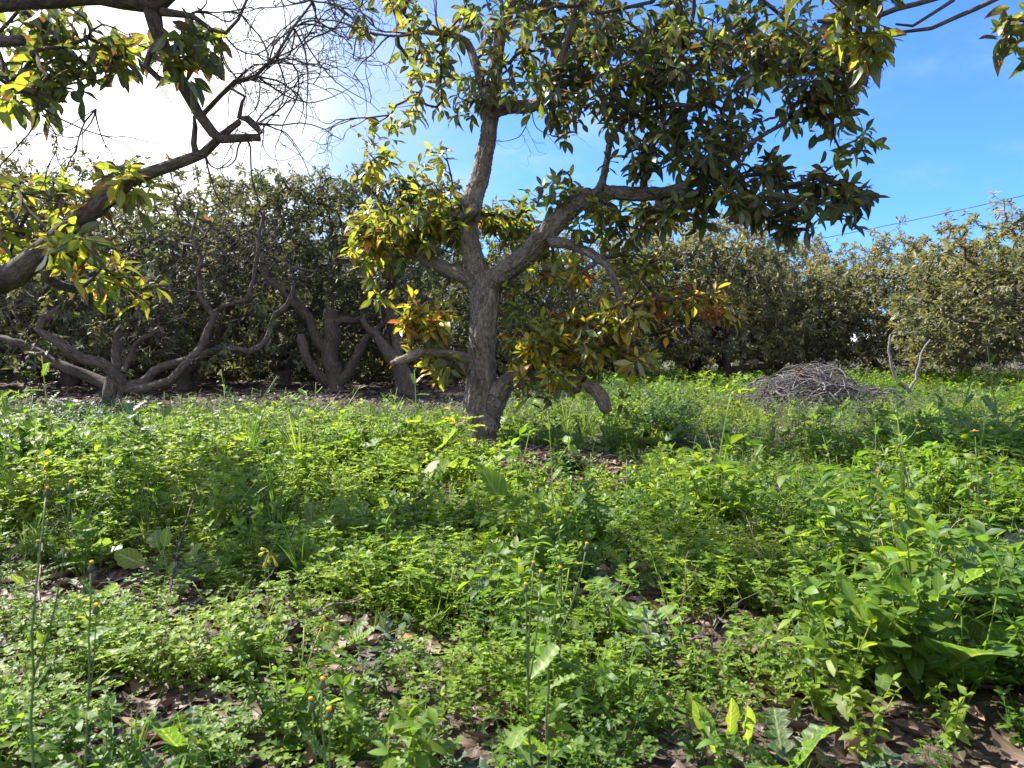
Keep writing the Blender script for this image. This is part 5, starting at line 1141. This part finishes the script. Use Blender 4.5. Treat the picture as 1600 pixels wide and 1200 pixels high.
for k, (tx, ty, bx, D_, lab) in enumerate([(205, 618, 206, 4.6, 'tallest grey green thistle, its top reaching the dark stump at left'), (150, 690, 160, 4.4, 'dark grey green thistle just left of the tallest left one'), (235, 640, 240, 5.0, 'thin forked thistle right of the tallest left one'),
        (470, 632, 468, 5.2, 'thistle stalk with curled top below the four stemmed tree'), (100, 665, 105, 5.2, 'slim thistle stalk near the left edge in front of the shaded weeds'), (590, 655, 588, 5.6, 'thistle stalk between the two pale stemmed back trees and the central trunk'), (340, 655, 344, 5.3, 'thistle stalk in front of the dark leaf floor, left of middle'), (530, 640, 528, 5.6, 'upright thistle stalk with pale tips left of the central trunk')]):
    plant(lab, 'thistle', D_, [(tx, ty), (tx + 12, ty + 22), (tx - 9, ty + 35)], bx, mat_leaf=M_w4 if k < 3 else M_w3, leaves=15, leaf=.21 if k < 3 else .14, seed=20 + k, group=G2, name='thistle_plant', r=.004)

def leafy(label, items, mat, tpl, D, basepx, cat='weed', name='broad_leaved_weed', stalk=True, group=None):
    """items: (px,py tip, px,py leaf foot, depth shift, width mult)"""
    bx = X_at(basepx, D); base = np.array([bx, D, float(gh(bx, D))]); root = thing(name, base, label, cat, group); rng = np.random.default_rng(abs(int(basepx * 7 + D * 100)))
    for k, (tx, ty, fx, fy, dz) in enumerate(items):
        a = P(fx, fy, D + dz) - base; b = P(tx, ty, D + dz * 1.5 + rng.normal(0, .03)) - base; L = np.linalg.norm(b - a); mb = MB()
        zz_ = nrm(np.array([rng.normal(0, .3), -.75, .65])); scatter(mb, [tpl[k % len(tpl)]], a[None], (b - a)[None], zz_[None], L * 1.08, rng.random(1), np.array([rng.uniform(.45, .9)]), rng)
        if stalk:
            v, q, l = tube(np.array([[0, 0, .0], a * [.5, .5, .35], a]), [.003, .0026, .002], 5); l[:, :2] = 0; l[:, 2] = .5; mb.add(v, q, l)
        mb.build('leaf', mat, root)
leafy('big sunlit rounded mustard leaves above the leaf litter at left', [(180, 862, 236, 888, 0), (232, 822, 250, 862, .05), (262, 826, 255, 862, .03), (305, 850, 290, 893, .0), (330, 880, 295, 905, -.05), (275, 880, 258, 900, -.1), (205, 905, 240, 905, .1)], M_broad, BR, 2.75, 262)
leafy('very large pale green mallow leaves just in front of the central trunk', [(722, 700, 690, 732, .2), (635, 712, 655, 745, 0), (700, 722, 672, 748, -.1), (655, 762, 680, 750, -.2), (720, 768, 700, 750, .1), (745, 735, 712, 745, .1)], M_broad, BR, 4.3, 685)
leafy('two broad toothed leaves flat over the litter, left of bottom centre', [(485, 990, 525, 1018, 0), (555, 975, 545, 1012, .05), (600, 1040, 570, 1062, 0), (520, 1060, 545, 1040, -.1)], M_broad, BR, 2.05, 545)
leafy('upright lettuce green rosette with wavy long leaves, right of centre', [(1138, 824, 1106, 890, .05), (1160, 843, 1118, 895, 0), (1103, 835, 1100, 890, .1), (1083, 850, 1098, 892, .1), (1122, 850, 1104, 892, -.05), (1070, 872, 1096, 896, 0), (1150, 880, 1110, 902, -.1), (1090, 905, 1103, 900, -.15)], M_broad, LO, 2.85, 1104)
leafy('spreading lobed leaves over the gravel patch in the centre foreground', [(955, 858, 985, 895, 0), (1000, 862, 995, 900, .1), (1040, 850, 1010, 890, .1), (960, 925, 990, 900, -.1), (1030, 895, 1002, 900, 0), (1045, 872, 1005, 895, .1)], M_broad, LB, 2.75, 996)
leafy('cluster of glossy upright leaves at the bottom, left of centre', [(575, 1050, 600, 1100, 0), (610, 1040, 608, 1100, .05), (650, 1080, 615, 1110, 0), (560, 1090, 598, 1112, -.05), (630, 1120, 605, 1115, -.1), (668, 1110, 620, 1120, 0)], M_broad, LO, 1.72, 606)
leafy('two large upright leaves at the bottom centre beside the twin flower stems', [(838, 1058, 818, 1130, 0), (805, 1070, 812, 1130, .05), (858, 1092, 825, 1140, -.05), (780, 1110, 810, 1140, 0)], M_broad, LO, 1.6, 816)
leafy('row of long upright tongue shaped leaves at the bottom, right of centre', [(1083, 1085, 1105, 1165, 0), (1120, 1070, 1130, 1150, .1), (1145, 1098, 1138, 1165, -.05), (1212, 1072, 1212, 1140, .1), (1255, 1092, 1225, 1150, .0), (1170, 1110, 1165, 1170, -.1), (1100, 1115, 1120, 1180, -.1)], M_broad, LO, 1.55, 1150)
leafy('dull dark dock leaves hanging at the bottom centre left', [(745, 1130, 770, 1165, 0), (800, 1180, 772, 1170, 0), (740, 1190, 768, 1175, 0)], M_dark, LO, 1.5, 770)
leafy('prickly grey green thistle leaf crossing the bottom right corner', [(1500, 1162, 1590, 1185, 0), (1560, 1150, 1600, 1190, .05), (1620, 1130, 1605, 1190, .1)], M_w4, LB, 1.6, 1600)
leafy('large smooth triangular leaves on the right, under the yellow flower', [(1530, 870, 1545, 838, -.05), (1515, 835, 1540, 832, 0), (1600, 850, 1560, 838, 0), (1590, 905, 1555, 850, .1)], M_w4, BR, 2.6, 1545)
leafy('silvery blue lobed leaf standing in litter beneath the long fallen stick', [(600, 958, 606, 1000, 0), (620, 962, 608, 998, .02)], M_w4, LB, 2.15, 606)
leafy('light green lobed leaves at far left above the upright twig', [(30, 848, 5, 880, 0), (82, 838, 60, 870, .1), (-10, 860, 0, 890, 0)], M_w1, LB, 2.9, 30)

def oxalis(label, D, flowers, bx, seed):
    rng = np.random.default_rng(seed); x0 = X_at(bx[0], D); base = np.array([x0, D, float(gh(x0, D))]); root = thing('oxalis_plant', base, label, 'flower', 'drooping lemon yellow oxalis flowers')
    top = P(*bx[1], D) - base; mb = MB(); v, q, l = tube(np.array([[0, 0, 0], top * [.3, .3, .5], top]), [.0018, .0015, .0012], 5); l[:, :2] = 0; mb.add(v, q, l); mb.build('stem', M_stem, root)
    for (fx, fy) in flowers:
        e = P(fx, fy, D + rng.normal(0, .01)) - base; mb = MB(); dd = nrm(e - top)
        v, q, l = tube(np.array([top, top + (e - top) * .4 + [0, 0, .006]]), [.0009, .0009], 4); mb.add(v, q, l)
        c = top + (e - top) * .4 + [0, 0, .006]; v, q, l = tube(c + np.outer(np.linspace(0, 1, 5), e - c), [.001, .0025, .0035, .0055, .0045], 7); mb.add(v, q, l); mb.build('flower', M_lemon, root)
oxalis('lemon yellow drooping oxalis flowers on a standing stem at left of centre', 2.35, [(408, 858), (412, 888), (433, 885), (420, 880), (405, 868)], (415, (420, 862)), 1)
oxalis('drooping oxalis flowers fallen flat on dead leaves, left one', 2.2, [(322, 966), (335, 992), (352, 994), (360, 975), (345, 990), (328, 985)], (352, (342, 970)), 2)
oxalis('drooping oxalis flowers over litter beside the long stick', 2.15, [(500, 985), (506, 994), (516, 988), (497, 975)], (470, (508, 965)), 3)

def bush(label, px, py, w, h_, n_, mat, seed, size=.05, name='leafy_bush'):
    rng = np.random.default_rng(seed); base = G(px, py); root = thing(name, base, label, 'bush'); mb = MB(); st = MB()
    for k in range(n_):
        a = rng.random() * 6.28; r_ = w * rng.random() ** .6; top = np.array([math.cos(a) * r_, math.sin(a) * r_ * .8, h_ * (1 - .5 * (r_ / w) ** 2) * rng.uniform(.5, 1.1)])
        sp = np.array([[top[0] * .3, top[1] * .3, 0], top * [.6, .6, .5], top]); v, q, l = tube(sp, [.003, .002, .001], 3); l[:, :2] = 0; st.add(v, q, l)
        m = 12; tt = np.linspace(.25, 1, m); pos = np.stack([np.interp(tt, [0, .5, 1], sp[:, i]) for i in range(3)], 1); aa = rng.random(m) * 6.28
        scatter(mb, OV, pos, np.stack([np.cos(aa), np.sin(aa), rng.uniform(-.2, .8, m)], 1), np.tile(UP, (m, 1)) + rng.normal(0, .35, (m, 3)), size * (1.2 - .5 * tt), rng.random(m), rng.random(), rng)
    st.build('stems', M_stem, root); mb.build('foliage', mat, root)
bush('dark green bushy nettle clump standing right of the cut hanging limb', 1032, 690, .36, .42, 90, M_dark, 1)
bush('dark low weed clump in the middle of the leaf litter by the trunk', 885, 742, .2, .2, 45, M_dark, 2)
bush('fresh green weed clump behind the brush pile', 1335, 628, .9, .62, 150, M_w1, 3, .07)
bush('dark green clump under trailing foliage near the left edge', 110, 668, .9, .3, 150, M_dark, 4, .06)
bush('bright green leafy clump at the foot of the central trunk', 752, 722, .20, .13, 34, M_w1, 5)
